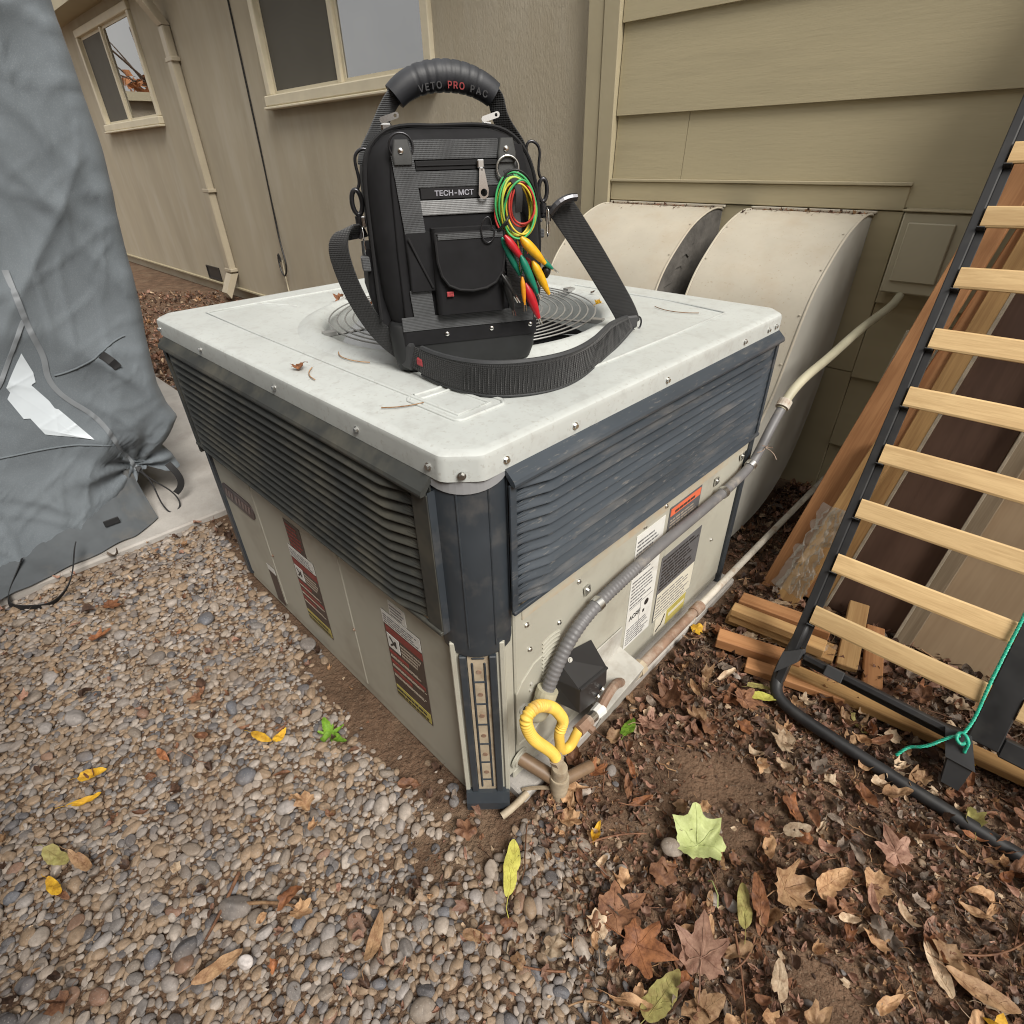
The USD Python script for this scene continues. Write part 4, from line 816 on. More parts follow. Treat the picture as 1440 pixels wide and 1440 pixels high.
for word, mt in (('VETO', M_textdim), ('PRO', M_textred), ('PAC', M_textdim)):
    for ch in word:
        m = meshkit.text_mesh(ch, .0105, .001, True); wch = m.vertices[:, 0].max() - m.vertices[:, 0].min(); v = m.vertices - [m.vertices[:, 0].min(), 0, 0]
        t = (cur - .163) / .1; zc = .5215 - .026 * t * t * 1.0 - .010; tilt = -.30 * t
        x2 = v[:, 0] * math.cos(tilt) - v[:, 1] * math.sin(tilt); z2 = v[:, 0] * math.sin(tilt) + v[:, 1] * math.cos(tilt)
        bag.part('letter', trimesh.Trimesh(np.stack([cur + x2, HD - .0246 + (z2 - .004) * .0 - v[:, 2], zc + z2 - .006], 1), m.faces), mt, bag_grip)
        cur += wch + .0028
    cur += .0085
# shoulder strap: hooks, webbing, pad lying on the lid
def hookset(p, sgn):
    # wire ring on the bag, swivel snap hook below it
    s_, d_, z_ = p
    k = bag.part('strap_hook', tube(smooth_path([(s_ + .030 * sgn, d_, z_ + .055), (s_ + .018 * sgn, d_, z_ + .075), (s_ + .006 * sgn, d_, z_ + .068), (s_ + .004 * sgn, d_, z_ + .030), (s_ - .004 * sgn, d_, z_ + .008)], 20), .0030, 8), M_gunmetal, smooth=True)
    a = np.linspace(0, 2 * PI, 25)[:-1]
    bag.part('snap', tube(np.stack([s_ - .006 * sgn + .0095 * np.cos(a), np.full(24, d_), z_ - .012 + .021 * np.sin(a)], 1), .0046, 8, closed=True), M_gunmetal, k, smooth=True)
    bag.part('swivel', cat(cyl((s_ - .006 * sgn, d_, z_ - .045), (0, 0, 1), .0085, .018, 12), cyl((s_ - .006 * sgn, d_, z_ - .058), (0, 0, 1), .0065, .012, 12)), M_gunmetal, k, smooth=40)
    bag.part('loop_bar', tube(np.array([(s_ - .012 * sgn, d_ - .024, z_ - .074), (s_ - .006 * sgn, d_ - .026, z_ - .062), (s_ - .006 * sgn, d_ + .026, z_ - .062), (s_ - .012 * sgn, d_ + .024, z_ - .074)]), .003, 6), M_gunmetal, k)
hookset((-.026, .070, .338), 1)
hookset((.352, .080, .345), -1)
left = smooth_path([(-.040, .082, .262), (-.058, .070, .280), (-.076, .060, .266), (-.080, .058, .215), (-.066, .058, .160), (-.044, .055, .110), (-.016, .045, .068), (.018, .012, .042), (.046, -.045, .034)], 46)
wl = np.array([np.array([.80, -.55, .35]) * (1 - t) + np.array([.25, -.10, 1.0]) * t for t in np.clip((np.linspace(0, 1, 46) - .45) / .45, 0, 1)])
bag.part('shoulder_strap', ribbon(left, wl, .046, .005), M_strapw, smooth=30)
bag.part('strap_buckle', ribbon(smooth_path([(.006, .020, .044), (.030, -.012, .037)], 6), (.1, -.05, 1), .058, .012), M_cap)
bag.part('strap_tag', ribbon(smooth_path([(.038, -.040, .036), (.0455, -.056, .036)], 4), (.1, -.05, 1), .016, .007), M_redtag)
padc = smooth_path([(.046, -.045, .036), (.085, -.128, .035), (.160, -.205, .036), (.225, -.218, .036), (.295, -.204, .035), (.385, -.138, .033), (.455, -.060, .031), (.545, .042, .026), (.628, .138, .020)], 60)
tpd = np.linspace(0, 1, 60)
pw = .058 + .012 * np.clip(np.sin(PI * np.clip((tpd - .05) / .9, 0, 1)), 0, 1) - .024 * np.clip((tpd - .75) / .25, 0, 1)
wp = np.array([[.04, -.10, 1.0] if t < .6 else [.04 - .35 * (t - .6), -.10 + 1.2 * (t - .6), 1.0 - .9 * (t - .6)] for t in tpd])
pad = bag.part('strap_pad', ribbon(padc, wp, pw, .013), M_pad, smooth=30)
wpn = wp / np.linalg.norm(wp, axis=1, keepdims=True)
for sg_ in (1, -1): bag.part('edge_binding', tube(padc + wpn * (pw[:, None] / 2) * sg_, .0055, 6), M_edge, pad, smooth=50)
# ribs of the pad
tt = np.gradient(padc, axis=0); tt /= np.linalg.norm(tt, axis=1, keepdims=True); nn_ = np.cross(tt, wpn); nn_ *= np.sign(-nn_[:, 1:2]) if False else 1
fine = np.linspace(10, 56, 78); rb = []
for q in fine:
    i0 = int(q); f_ = q - i0; c = padc[i0] * (1 - f_) + padc[i0 + 1] * f_; w_ = wpn[i0]; n_ = nn_[i0]; hw = (pw[i0] / 2 - .007)
    for sd in (1, -1): rb.append(tube([c - w_ * hw + n_ * sd * .0068, c + w_ * hw + n_ * sd * .0068], .0013, 4, cap=False))
bag.part('pad_ribs', cat(*rb), M_strapw, pad, kind='stuff')
right = smooth_path([(.626, .135, .012), (.612, .128, .036), (.565, .116, .100), (.512, .106, .168), (.458, .100, .236), (.404, .094, .300)], 30)
bag.part('shoulder_strap', ribbon(right, (.72, -.12, .62), .058, .006), M_strapw, smooth=30)
bag.part('strap_slide', box(.603, .640, .118, .158, .008, .040, .004), M_cap)
a = np.linspace(0, 2 * PI, 25)[:-1]
bag.part('strap_ring', tube(np.stack([.652 + .015 * np.cos(a), .146 + .004 * np.cos(a), .012 + .018 * np.sin(a)], 1), .0024, 6, closed=True), M_gunmetal, smooth=True)
bag.part('strap_slide', cat(tube(smooth_path([(.372, .072, .288), (.395, .07, .310), (.432, .07, .318)], 8), .008, 8), tube(smooth_path([(.378, .098, .272), (.378, .098, .302)], 4), .007, 8)), M_gunmetal)

# ------------------------------------------------------------------ test leads hung on the bag
tl = Thing('test_leads', 'coil of green, yellow and red clip leads hanging on the bag', 'clip leads', BA, BROT, world=False)
lr = np.random.default_rng(5)
def coil(col, cx_, cz, rx, rz, d, tilt=0.0, a0=0.0, sweep=2 * PI, r=.0021):
    n = 44; a = a0 + np.linspace(0, sweep, n, endpoint=sweep < 6.28)
    x = rx * np.cos(a) * (1 - .10 * np.sin(a)); z = rz * np.sin(a)
    p = np.stack([cx_ + x * math.cos(tilt) - z * math.sin(tilt), d + .004 * np.sin(2 * a + cx_ * 900), cz + x * math.sin(tilt) + z * math.cos(tilt)], 1)
    tl.part('wire', tube(p, r, 6, closed=sweep >= 6.28), CW[col], smooth=True)
for col, cx_, cz, rx, rz, d, ti in [('green', .262, .3150, .0405, .0555, -.030, .12), ('green', .2640, .3125, .0375, .0530, -.034, .16), ('lime', .2600, .3110, .0350, .0520, -.031, .10), ('yellow', .2640, .3060, .0340, .0500, -.037, .14), ('yellow', .2600, .3085, .0300, .0460, -.035, .08),
                                    ('lime', .2640, .3130, .0330, .0500, -.040, .2), ('red', .2720, .3180, .0235, .0345, -.044, .05), ('red', .2700, .3165, .0255, .0375, -.042, .0), ('red', .2620, .3030, .0420, .0440, -.029, .15), ('black', .2680, .3190, .0400, .0560, -.028, .2), ('green', .2660, .3080, .0310, .0500, -.045, -.1), ('yellow', .268, .309, .0275, .044, -.043, .2)]:
    coil(col, cx_, cz, rx, rz, d, ti)
tl.part('hanging_strap', ribbon(smooth_path([(.248, -.020, .374), (.254, -.034, .362), (.262, -.050, .345), (.262, -.054, .325), (.262, -.050, .305)], 14), (1, 0, .15), .0135, .003), M_bstrap, smooth=30)
tl.part('twist_tie', tube(smooth_path([(.214, -.026, .266), (.224, -.048, .278), (.236, -.056, .292), (.242, -.050, .300)], 14), .0024, 6), CW['black'], smooth=True)
tl.part('twist_tie', tube(smooth_path([(.220, -.024, .268), (.229, -.048, .280), (.240, -.056, .288)], 14), .0018, 6), CW['black'], smooth=True)
tails = [('green', [(.285, -.040, .27), (.276, -.046, .255), (.272, -.048, .235), (.266, -.046, .19)]), ('black', [(.225, -.03, .27), (.226, -.036, .25), (.230, -.036, .22), (.236, -.034, .195)]), ('white', [(.223, -.03, .262), (.2235, -.036, .24), (.226, -.036, .21)]), ('red', [(.27, -.03, .262), (.282, -.034, .25), (.284, -.036, .228)]), ('yellow', [(.262, -.03, .262), (.268, -.034, .21), (.266, -.036, .195)]), ('lime', [(.279, -.04, .262), (.278, -.044, .246), (.272, -.044, .236)])]
for c_, p in tails: tl.part('wire', tube(smooth_path(p, 18), .0014, 6), CW[c_], smooth=True)
def clip(col, s0, z0, s1, z1, d, r=.0085, tip=True):
    a = np.array([s0, d, z0]); b = np.array([s1, d - .004, z1]); t = np.linspace(0, 1, 12)[:, None]
    p = a + (b - a) * t; rr = r * np.array([.34, .62, .86, .93, .95, .94, .90, .84, .74, .62, .50, .36])
    b_ = tl.part('clip_boot', tube(p, rr, 10), CB[col], smooth=50)
    if tip:
        dr = (b - a) / np.linalg.norm(b - a)
        for o in (-1, 1): tl.part('clip_jaw', tube([b - dr * .006 + np.array([.0016 * o, 0, 0]), b + dr * .013 + np.array([.0026 * o, 0, 0])], [.0020, .0011], 5), M_chrome, b_)
clip('teal', .229, .262, .265, .190, -.040)
clip('red', .232, .266, .270, .218, -.052)
clip('teal', .262, .230, .297, .155, -.058)
clip('yellow', .262, .262, .312, .212, -.062, .0105, False)
clip('teal', .305, .220, .331, .200, -.055, .0065)
clip('red', .279, .222, .299, .176, -.044)
clip('yellow', .287, .218, .322, .152, -.060, .0095, False)
clip('orange', .264, .190, .2675, .136, -.062, .0055)
clip('red', .273, .176, .302, .104, -.054, .0105)
clip('black', .232, .192, .247, .124, -.046, .0095)
clip('black', .224, .196, .252, .150, -.050, .006)
clip('black', .322, .205, .318, .182, -.048, .010, False)

# ------------------------------------------------------------------ pipes and conduit on the right face
cd = Thing('electrical_conduit', 'grey flexible conduit curving across the right face to the wall box', 'conduit', (.03, 1.2, .5))
flex = smooth_path([(.034, .176, .325), (.034, .208, .385), (.034, .248, .440), (.035, .300, .484), (.035, .370, .508), (.034, .47, .518), (.033, .60, .527), (.032, .80, .530), (.032, 1.0, .534), (.033, 1.14, .545), (.035, 1.235, .575), (.037, 1.285, .635), (.035, 1.33, .675), (.034, 1.385, .718)], 450)
cr = np.where(np.arange(450) < 150, .0165 + .0009 * np.sin(np.arange(450) * 2 * PI / 4.0), .0155)
cd.part('flexible_conduit', tube(flex, cr, 12), M_conduit, smooth=60)
rigid = smooth_path([(.034, 1.375, .712), (.036, 1.43, .755), (.055, 1.62, .815), (.075, 1.86, .872), (.092, 2.06, .905), (.102, 2.17, .93), (.104, 2.235, .962)], 50)
cd.part('rigid_conduit', tube(rigid, .0155, 12), M_conduit_p, smooth=60)
tdir = (rigid[2] - rigid[0]) / np.linalg.norm(rigid[2] - rigid[0])
cd.part('coupling', cyl(rigid[1], tdir, .0225, .028, 16), M_whitepipe)
for i_ in (93, 312, 372):
    p = flex[i_]; t_ = flex[i_ + 1] - flex[i_ - 1]; t_ /= np.linalg.norm(t_); up = np.cross([1, 0, 0], t_)
    c_ = cd.part('conduit_clamp', tube([p - t_ * .009, p + t_ * .009], .0190, 16), M_steel, smooth=50)
    e = p + up * .034; cd.part('clamp_ear', hull([e + up * a1 + t_ * a2 + np.array([o, 0, 0]) - [p[0] - .006, 0, 0] for a1 in (-.016, .010) for a2 in (-.011, .011) for o in (-.003, .001)]), M_steel, c_)
    cd.part('clamp_screw', hexscrew(e * [0, 1, 1] + [.0075, 0, 0] + up * -.001, (1, 0, 0), .005), M_steel, c_)
el = smooth_path([(.034, .178, .330), (.034, .166, .305), (.030, .158, .288), (.016, .154, .279), (.0, .153, .277)], 16)
cd.part('elbow_fitting', tube(el, .024, 14), M_conduit_p, smooth=60)
cd.part('locknut', cyl(flex[6], (0, .45, .9), .027, .024, 16), M_conduit_p)
for k in range(5):
    b0 = np.array([.05, 1.262, .615]); d_ = lr.normal(size=3) * .022; cd.part('wire_tie', tube(smooth_path([b0, b0 + d_ * .6 + [.012, 0, 0], b0 + d_ + [.010, -.01, .0]], 6), .0014, 4), M_rust)

hb = Thing('disconnect_hood', 'angular black plastic hood with screws on the right face', 'plastic hood', (.03, .31, .25))
hv = [(.004, .215, .45), (.004, .335, .42), (.004, .215, .29), (.004, .43, .315), (.055, .235, .412), (.052, .285, .427)]
hoodp = [(.003, .255, .385), (.003, .232, .335), (.003, .25, .225), (.003, .385, .195), (.003, .405, .335), (.003, .34, .355), (.078, .262, .318), (.078, .378, .305), (.078, .382, .240), (.078, .345, .205), (.078, .268, .222)]
hm = hull(hoodp); hb.part('hood', hm, M_blackbox)
hb.part('lip', tube(smooth_path([(.077, .263, .318), (.078, .32, .312), (.078, .377, .305)], 8), .005, 6), M_blackbox)
for q in ((.079, .345, .222), (.081, .360, .240)): hb.part('screw', hexscrew(q, (.9, .1, -.3), .006), M_steel)
hb.part('screw', hexscrew((.042, .262, .402), (.8, -.2, .5), .005), M_flash)
fs = Thing('metal_shield', 'bent grey sheet metal shield behind the black hood', 'metal shield', (.03, .5, .15))
fs.part('back', box(.002, .006, .40, .56, .070, .270, .001), M_flash)
fs.part('tray', hull([(.006, .36, .150), (.098, .36, .150), (.006, .56, .185), (.098, .545, .182), (.006, .36, .154), (.098, .36, .154), (.006, .56, .189), (.098, .545, .186)]), M_flash)
fs.part('lip', hull([(.098, .34, .150), (.098, .545, .183), (.101, .34, .150), (.101, .545, .183), (.075, .34, .062), (.075, .52, .072), (.078, .34, .062), (.078, .52, .072)]), M_flash)

gp = Thing('gas_pipe', 'long pale pipe running past the unit, rusty at its near end', 'pipe', (.07, 1.2, .11))
gp.part('pale_pipe', tube([(.062, .955, .112), (.062, 1.5, .115), (.064, 2.24, .120)], .0125, 12), M_whitepipe, smooth=60)
cpl = gp.part('coupling', cyl((.062, .95, .112), (0, 1, 0), .0195, .05, 16), M_rust)
gp.part('rusty_pipe', tube([(.062, .925, .112), (.062, .60, .112)], .0165, 12), M_rust, smooth=60)
gp.part('union', cat(cyl((.062, .59, .112), (0, 1, 0), .025, .028, 8), cyl((.062, .555, .112), (0, 1, 0), .021, .045, 12)), M_tanpipe)
gp.part('nipple', tube([(.062, .56, .112), (.064, .50, .108), (.068, .44, .100)], .0165, 10), M_rust)

yc = Thing('gas_connector', 'bright yellow corrugated gas hose looped beside the unit corner', 'gas hose', (.09, .17, .2))
yp = smooth_path([(0.1, 0.149, 0.179), (0.098, 0.112, 0.262), (0.096, 0.068, 0.345), (0.094, 0.05, 0.403), (0.092, 0.052, 0.433), (0.09, 0.075, 0.436), (0.088, 0.11, 0.412), (0.085, 0.152, 0.359), (0.082, 0.182, 0.301), (0.08, 0.194, 0.253), (0.08, 0.184, 0.229), (0.082, 0.183, 0.197), (0.086, 0.195, 0.152), (0.09, 0.213, 0.148), (0.092, 0.233, 0.166), (0.093, 0.249, 0.184)], 640)
yr = np.where((np.arange(640) < 500), .0134 + .0015 * np.sin(np.arange(640) * 2 * PI / 7.5), .0134)
yc.part('hose', tube(yp, yr, 14), M_yellow, smooth=True)
t_ = yp[4] - yp[0]; t_ /= np.linalg.norm(t_)
yc.part('nut', cyl(yp[0] - t_ * .006, t_, .019, .022, 6), M_tanpipe)
gv_ = Thing('gas_valve', 'dark brass shut-off valve with white thread tape behind the yellow hose', 'valve', (.09, .34, .18))
gv_.part('body', cat(tube([(0.0932, 0.2447, 0.1846), (0.0908, 0.2963, 0.1774)], .0175, 8), tube([(0.0916, 0.2791, 0.1798), (0.0916 + .028, 0.2791, 0.1798 - .006)], .011, 8)), M_rust)
gv_.part('collar', tube([(0.0909, 0.2946, 0.1776), (0.0896, 0.3221, 0.1738)], .0155, 12), M_steel)
gv_.part('thread_tape', tube([(0.0897, 0.3204, 0.174), (0.0882, 0.3522, 0.1696)], [.017, .020], 10), M_white)
gv_.part('pipe', tube(smooth_path([(0.0884, 0.3479, 0.1702), (.080, .44, .19), (.070, .50, .13), (.064, .53, .112)], 12), .014, 10), M_rust)
# condensate outlet with trap post
dp = Thing('drain_pipe', 'weathered drain pipe post with brown stub into the right face', 'pipe', (.10, .18, 0))
dp.part('stub', tube([(0, .118, .115), (.100, .166, .058)], .019, 14), M_brownpipe, smooth=60)
dp.part('escutcheon', cat(cyl((.003, .116, .117), (1, .1, -.1), .031, .005, 24), cyl((.006, .117, .116), (1, .1, -.1), .024, .006, 24)), M_cab)
for z0, z1, r0, m in ((.085, .128, .0215, M_tanpipe), (.045, .088, .0265, M_tanpipe), (.015, .046, .0235, M_tanpipe), (-.06, .018, .0215, M_tanpipe), (-.10, -.058, .0185, M_tanpipe)):
    dp.part('pipe_section', loft([np.stack([.101 + .012 * -0 + r * np.cos(a_[::6]), .166 + (-z) * .02 + r * np.sin(a_[::6]), np.full(16, z)], 1) for z, r in ((z0, r0 * .94), (z0 + .004, r0), (z1 - .004, r0), (z1, r0 * .92))]), m, smooth=50)
dp.part('tee_branch', tube([(.101, .166, .055), (.120, .24, .045), (.125, .27, .035)], .0165, 10), M_brownpipe, smooth=60)
st = Thing('stake', 'pale weathered wooden stick lying from the corner to the drain post', 'stick', (.05, .14, .02))
st.part('stick', tube(smooth_path([(.030, .096, .022), (.06, .13, .026), (.094, .168, .010)], 8), .0055, 6), M_greywood)
st2 = single('pale_pipe_stub', cat(tube(smooth_path([(.034, .015, .006), (.042, .055, .014), (.046, .10, .022)], 12), .010, 10)), M_tanpipe, 'short pale pipe stub at the foot of the corner post', 'pipe', smooth=60)

# ------------------------------------------------------------------ grey cover over a tall object on the slab
tarp = Thing('fabric_cover', 'grey blue fabric cover draped over a tall object on the slab', 'fabric cover', (-2.9, -.7, 0.02))
Zs = np.linspace(0, 1, 110)
def yr_of(z): return np.interp(z, [.02, .08, .17, .25, .30, .36, .43, .50, .60, .75, .95, 1.15, 1.5, 1.9, 2.3], [.00, .05, .075, .055, .025, .085, .14, .115, .105, .125, .165, .19, .225, .235, .24])
def hem_z(y): return np.interp(y, [-2.2, -1.2, -.80, -.60, -.45, -.34, -.26, -.18, -.11, -.04, .02, .10, .3], [.04, .04, .04, .060, .075, .105, .14, .185, .225, .17, .13, .15, .15])
def fold(y, z):
    o = 0 * y
    warp = .35 * (meshkit.fbm(np.stack([y * 1.5, z * 1.2, o], -1), 2, 20) - .5)
    def ridge(ang, across, along, seed, pw):
        c, s = math.cos(ang), math.sin(ang); u = y * c + z * s + warp * .5; v = -y * s + z * c
        return (1 - np.abs(2 * meshkit.noise(np.stack([u * across, v * along, o + seed], -1), seed) - 1)) ** pw
    d = .060 * (meshkit.fbm(np.stack([y * 1.5 + z * .4, z * .9 - y * .4, o], -1), 2, 21) - .5)
    flat = 1 - .9 * np.exp(-(((y + .33 - .25 * (z - .63)) / .13) ** 4 + ((z - .64) / .24) ** 4))
    d += flat * (.030 * (ridge(.35, 4.2, .9, 3, 3.0) - .3) + .024 * (ridge(-.75, 5.0, 1.1, 5, 5.0) - .2) + .013 * (ridge(.9, 8.0, 1.6, 7, 8.0) - .12) + .008 * (ridge(-.2, 13.0, 2.2, 9, 9.0) - .1) + .007 * (ridge(-1.1, 16.0, 3.0, 12, 10.0) - .1) + .005 * (ridge(.5, 22.0, 4.0, 15, 8.0) - .1))
    # fabric gathered by the drawstring
    gy_, gz_ = -.10, .235
    rr = np.hypot(y - gy_, (z - gz_)); an = np.arctan2(z - gz_, y - gy_)
    d += -.05 * np.exp(-(rr / .10) ** 2) + .022 * np.sin(an * 9 + 1.0) * np.exp(-(rr / .22) ** 1.5) * np.clip(rr / .06, 0, 1)
    # belly of the cloth near the ground
    d += .05 * np.exp(-((z - .46) / .16) ** 2) * np.clip((y + .6) / .6, 0, 1) + .16 * np.clip((.40 - z) / .40, 0, 1) ** 1.3 * np.clip((-.15 - y) / .5, 0, 1)
    d += 0.0
    return d
def face_x(y, z): return -2.255 - .03 * (z / 2) + fold(y, z)
rows_, NP = 130, 150
grid = []
ycol = np.linspace(-1.9, 0, 110)
for zi in np.linspace(0, 1, rows_):
    row = []
    for yi in ycol:
        yr_ = float(yr_of(.02 + 2.25 * zi)); 
        y = -1.4 + (yr_ - .06 + 1.4) * ((yi + 1.9) / 1.9) ** .85
        zb = float(hem_z(y)); z = zb + (2.25 - zb) * zi ** 1.25
        yr_ = float(yr_of(z)); y = -1.4 + (yr_ - .06 + 1.4) * ((yi + 1.9) / 1.9) ** .85
        row.append((y, z))
    grid.append(row)
G = np.array(grid)
xf = face_x(G[..., 0], G[..., 1])
front = np.stack([xf, G[..., 0], G[..., 1]], -1)
# right hand side: turns the corner and runs back
ns = 40; side = []
for k in range(1, ns + 1):
    t = k / ns
    if t < .4: a = t / .4 * PI / 2; dx, dy = -.06 * (1 - math.cos(a)), .06 * math.sin(a)
    else: dx, dy = -.06 - (t - .4) / .6 * 1.3, .06 - .0 * t
    zz = G[:, -1, 1]; wob = .022 * (meshkit.fbm(np.stack([zz * 4, np.full_like(zz, t * 3), zz * 0], -1), 3, 31) - .5) * min(1, t * 3)
    side.append(np.stack([xf[:, -1] * max(0, 1 - t * 1.5) + (-2.26) * min(1, t * 1.5) + dx, G[:, -1, 0] + dy + wob, zz], -1))
full = np.concatenate([front] + [s[:, None] for s in side], 1)
R_, C_ = full.shape[:2]; b = (np.arange(R_ - 1)[:, None] * C_ + np.arange(C_ - 1)[None])
tf = np.stack([b, b + 1, b + C_ + 1, b + C_], -1).reshape(-1, 4)
cv = full.reshape(-1, 3)
tarp.part('cover', (cv, tf), M_tarp, smooth=True)
inn = full.copy(); inn[..., 0] -= .004; 
topv = np.vstack([full[-1], full[-1] * [1, 1, 1]]); 
tarp.part('cover_top', hull([(-3.7, -1.4, 2.2), (-3.7, .24, 2.2), (-2.3, -1.4, 2.2), (-2.3, .22, 2.2), (-3.6, -1.3, 2.32), (-3.6, .15, 2.32), (-2.45, -1.3, 2.32), (-2.45, .15, 2.32)]), M_tarp)
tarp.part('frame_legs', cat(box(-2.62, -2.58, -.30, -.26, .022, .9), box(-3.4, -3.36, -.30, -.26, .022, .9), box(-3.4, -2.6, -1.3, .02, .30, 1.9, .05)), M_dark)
def on_tarp(yz, off): 
    yz = np.asarray(yz, float); return np.stack([face_x(yz[:, 0], yz[:, 1]) + off, yz[:, 0], yz[:, 1]], 1)
seam = smooth_path([(-.238, 1.13), (-.252, .955), (-.252, .874), (-.252, .803), (-.266, .734), (-.257, .666), (-.225, .606), (-.185, .545), (-.145, .388), (-.116, .267), (-.105, .22)], 90)
sp3 = on_tarp(seam, .004); tarp.part('seam_tape', ribbon(sp3, np.gradient(sp3, axis=0)[:, [0, 2, 1]] * [1, -1, 1] + [0, 1e-4, 0], .020, .003), M_seam, smooth=30)
seam2 = smooth_path([(-.258, .955), (-.345, .84), (-.417, .746), (-.47, .69)], 24); sp4 = on_tarp(seam2, .003); tarp.part('seam_tape', ribbon(sp4, np.gradient(sp4, axis=0)[:, [0, 2, 1]] * [1, -1, 1] + [0, 1e-4, 0], .014, .003), M_seam, smooth=30)
for ln in ([(-.9, .475), (-.62, .47), (-.40, .455), (-.25, .43), (-.17, .40)], [(-.245, .73), (-.16, .745), (-.07, .785), (.05, .83)]):
    q = on_tarp(smooth_path(ln, 40), .0015); tarp.part('stitched_seam', tube(q, .004, 6), M_tarp, smooth=True)
pp_ = Polygon([(-.311, .840), (-.304, .760), (-.312, .720), (-.330, .716), (-.300, .640), (-.294, .605), (-.284, .599), (-.22, .45), (-.365, .514), (-.387, .601), (-.404, .594), (-.42, .683), (-.402, .704), (-.406, .726)]).buffer(0)
x0_, z0_, x1_, z1_ = pp_.bounds
from shapely import contains_xy
tri = trimesh.creation.triangulate_polygon(pp_.segmentize(.02), engine='earcut') if False else None
ny, nz = 60, 90
yy, zz = np.meshgrid(np.linspace(x0_, x1_, ny), np.linspace(z0_, z1_, nz), indexing='ij')
# snap the grid to the outline row by row so the edges stay clean
lo = np.zeros(nz); hi = np.zeros(nz)
for k, z in enumerate(np.linspace(z0_ + 1e-4, z1_ - 1e-4, nz)):
    seg = pp_.intersection(LineString([(-1, z), (1, z)])); bb = seg.bounds; lo[k], hi[k] = bb[0], bb[2]
yy = lo[None] + (hi - lo)[None] * np.linspace(0, 1, ny)[:, None]
pv = on_tarp(np.stack([yy.ravel(), zz.ravel()], 1), .0035); b = (np.arange(ny - 1)[:, None] * nz + np.arange(nz - 1)[None])
tarp.part('reflective_patch', (pv, np.stack([b, b + nz, b + nz + 1, b + 1], -1).reshape(-1, 4)), M_patch, smooth=True)
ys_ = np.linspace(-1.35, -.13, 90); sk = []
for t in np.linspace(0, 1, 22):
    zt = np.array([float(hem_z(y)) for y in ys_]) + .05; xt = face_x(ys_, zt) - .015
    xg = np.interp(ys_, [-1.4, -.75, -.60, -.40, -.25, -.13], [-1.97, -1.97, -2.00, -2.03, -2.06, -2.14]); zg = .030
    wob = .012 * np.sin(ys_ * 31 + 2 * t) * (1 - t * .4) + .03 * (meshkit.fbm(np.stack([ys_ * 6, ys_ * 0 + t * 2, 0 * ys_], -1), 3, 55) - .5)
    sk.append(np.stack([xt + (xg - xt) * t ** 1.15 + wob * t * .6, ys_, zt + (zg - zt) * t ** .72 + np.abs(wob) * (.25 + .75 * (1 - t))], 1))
sk = np.array(sk); b = (np.arange(21)[:, None] * 90 + np.arange(89)[None]); tarp.part('inner_skirt', (sk.reshape(-1, 3), np.stack([b, b + 1, b + 91, b + 90], -1).reshape(-1, 4)), M_skirt_shade, smooth=True)  # added dark cloth sheet in place of the shaded slab under the hem
# straps and drawcord
tarp.part('ground_strap', ribbon(smooth_path([(-2.10, -.64, .10), (-2.02, -.72, .03), (-1.93, -.735, .012), (-1.87, -.69, .010), (-1.83, -.62, .012), (-1.83, -.58, .030), (-1.93, -.50, .085), (-2.02, -.46, .12)], 40), (.55, .3, .8), .030, .004), M_bstrap, smooth=30)
tarp.part('tab_strap', ribbon(on_tarp(smooth_path([(-.067, .783), (-.046, .755), (-.029, .719)], 10), .008), (0, 1, .55), .034, .004), M_bstrap, smooth=30)
tarp.part('tab_strap', box(-2.135, -2.128, -.335, -.275, .085, .115, .002), M_bstrap)
tarp.part('tab_strap', ribbon(smooth_path([(-2.235, .01, .235), (-2.215, .025, .19), (-2.21, .03, .14), (-2.215, -.01, .085)], 14), (.1, 1, .1), .03, .004), M_bstrap, smooth=30)
q0 = on_tarp(np.array([(-.100, .225)]), .02)[0]
tarp.part('cord_lock', hull([q0 + np.array(o) for o in ((0, -.012, -.012), (0, .012, -.012), (0, -.012, .014), (0, .012, .014), (.016, -.01, -.01), (.016, .01, .012))]), M_cap)
tarp.part('drawcord', tube(smooth_path([q0 + [.01, -.006, -.005], q0 + [.05, .02, -.09], q0 + [.11, .02, -.185], q0 + [.135, .035, -.207], q0 + [.125, .075, -.20], q0 + [.09, .085, -.15], q0 + [.04, .03, -.06], q0 + [.012, .005, -.005]], 50), .0035, 6), M_bstrap, smooth=True)

# ------------------------------------------------------------------ slatted bed frame leaning on the lumber
AL = math.radians(58.0)
bx = np.array([1.0, 0, 0]); bs = np.array([-.040, math.cos(AL), math.sin(AL)]); bs /= np.linalg.norm(bs)
bn = np.cross(bx, bs); bn /= np.linalg.norm(bn)          # bn points away from the wall, up
bn = -bn if bn[1] > 0 else bn
B0 = np.array([.398, .90, .080])
bed = Thing('bed_frame', 'black metal bed frame with pale wooden slats leaning toward the wall', 'bed frame', B0, matrix=np.stack([bx, bs, bn], 1), world=False)
def bb(x0, x1, s0, s1, n0, n1, b=.003): return box(x0, x1, s0, s1, n0, n1, b)
S1 = 2.05
bed.part('side_rail', cat(bb(-.028, -.004, -.03, S1, -.045, .002)), M_bed)
bed.part('rail_flange', cat(bb(-.004, .016, .10, S1, -.014, -.010, .001)), M_bed)
bed.part('centre_rail', bb(.432, .498, .085, S1, -.040, .004), M_bed)
bed.part('side_rail', bb(1.02, 1.05, -.03, S1, -.045, .002), M_bed)
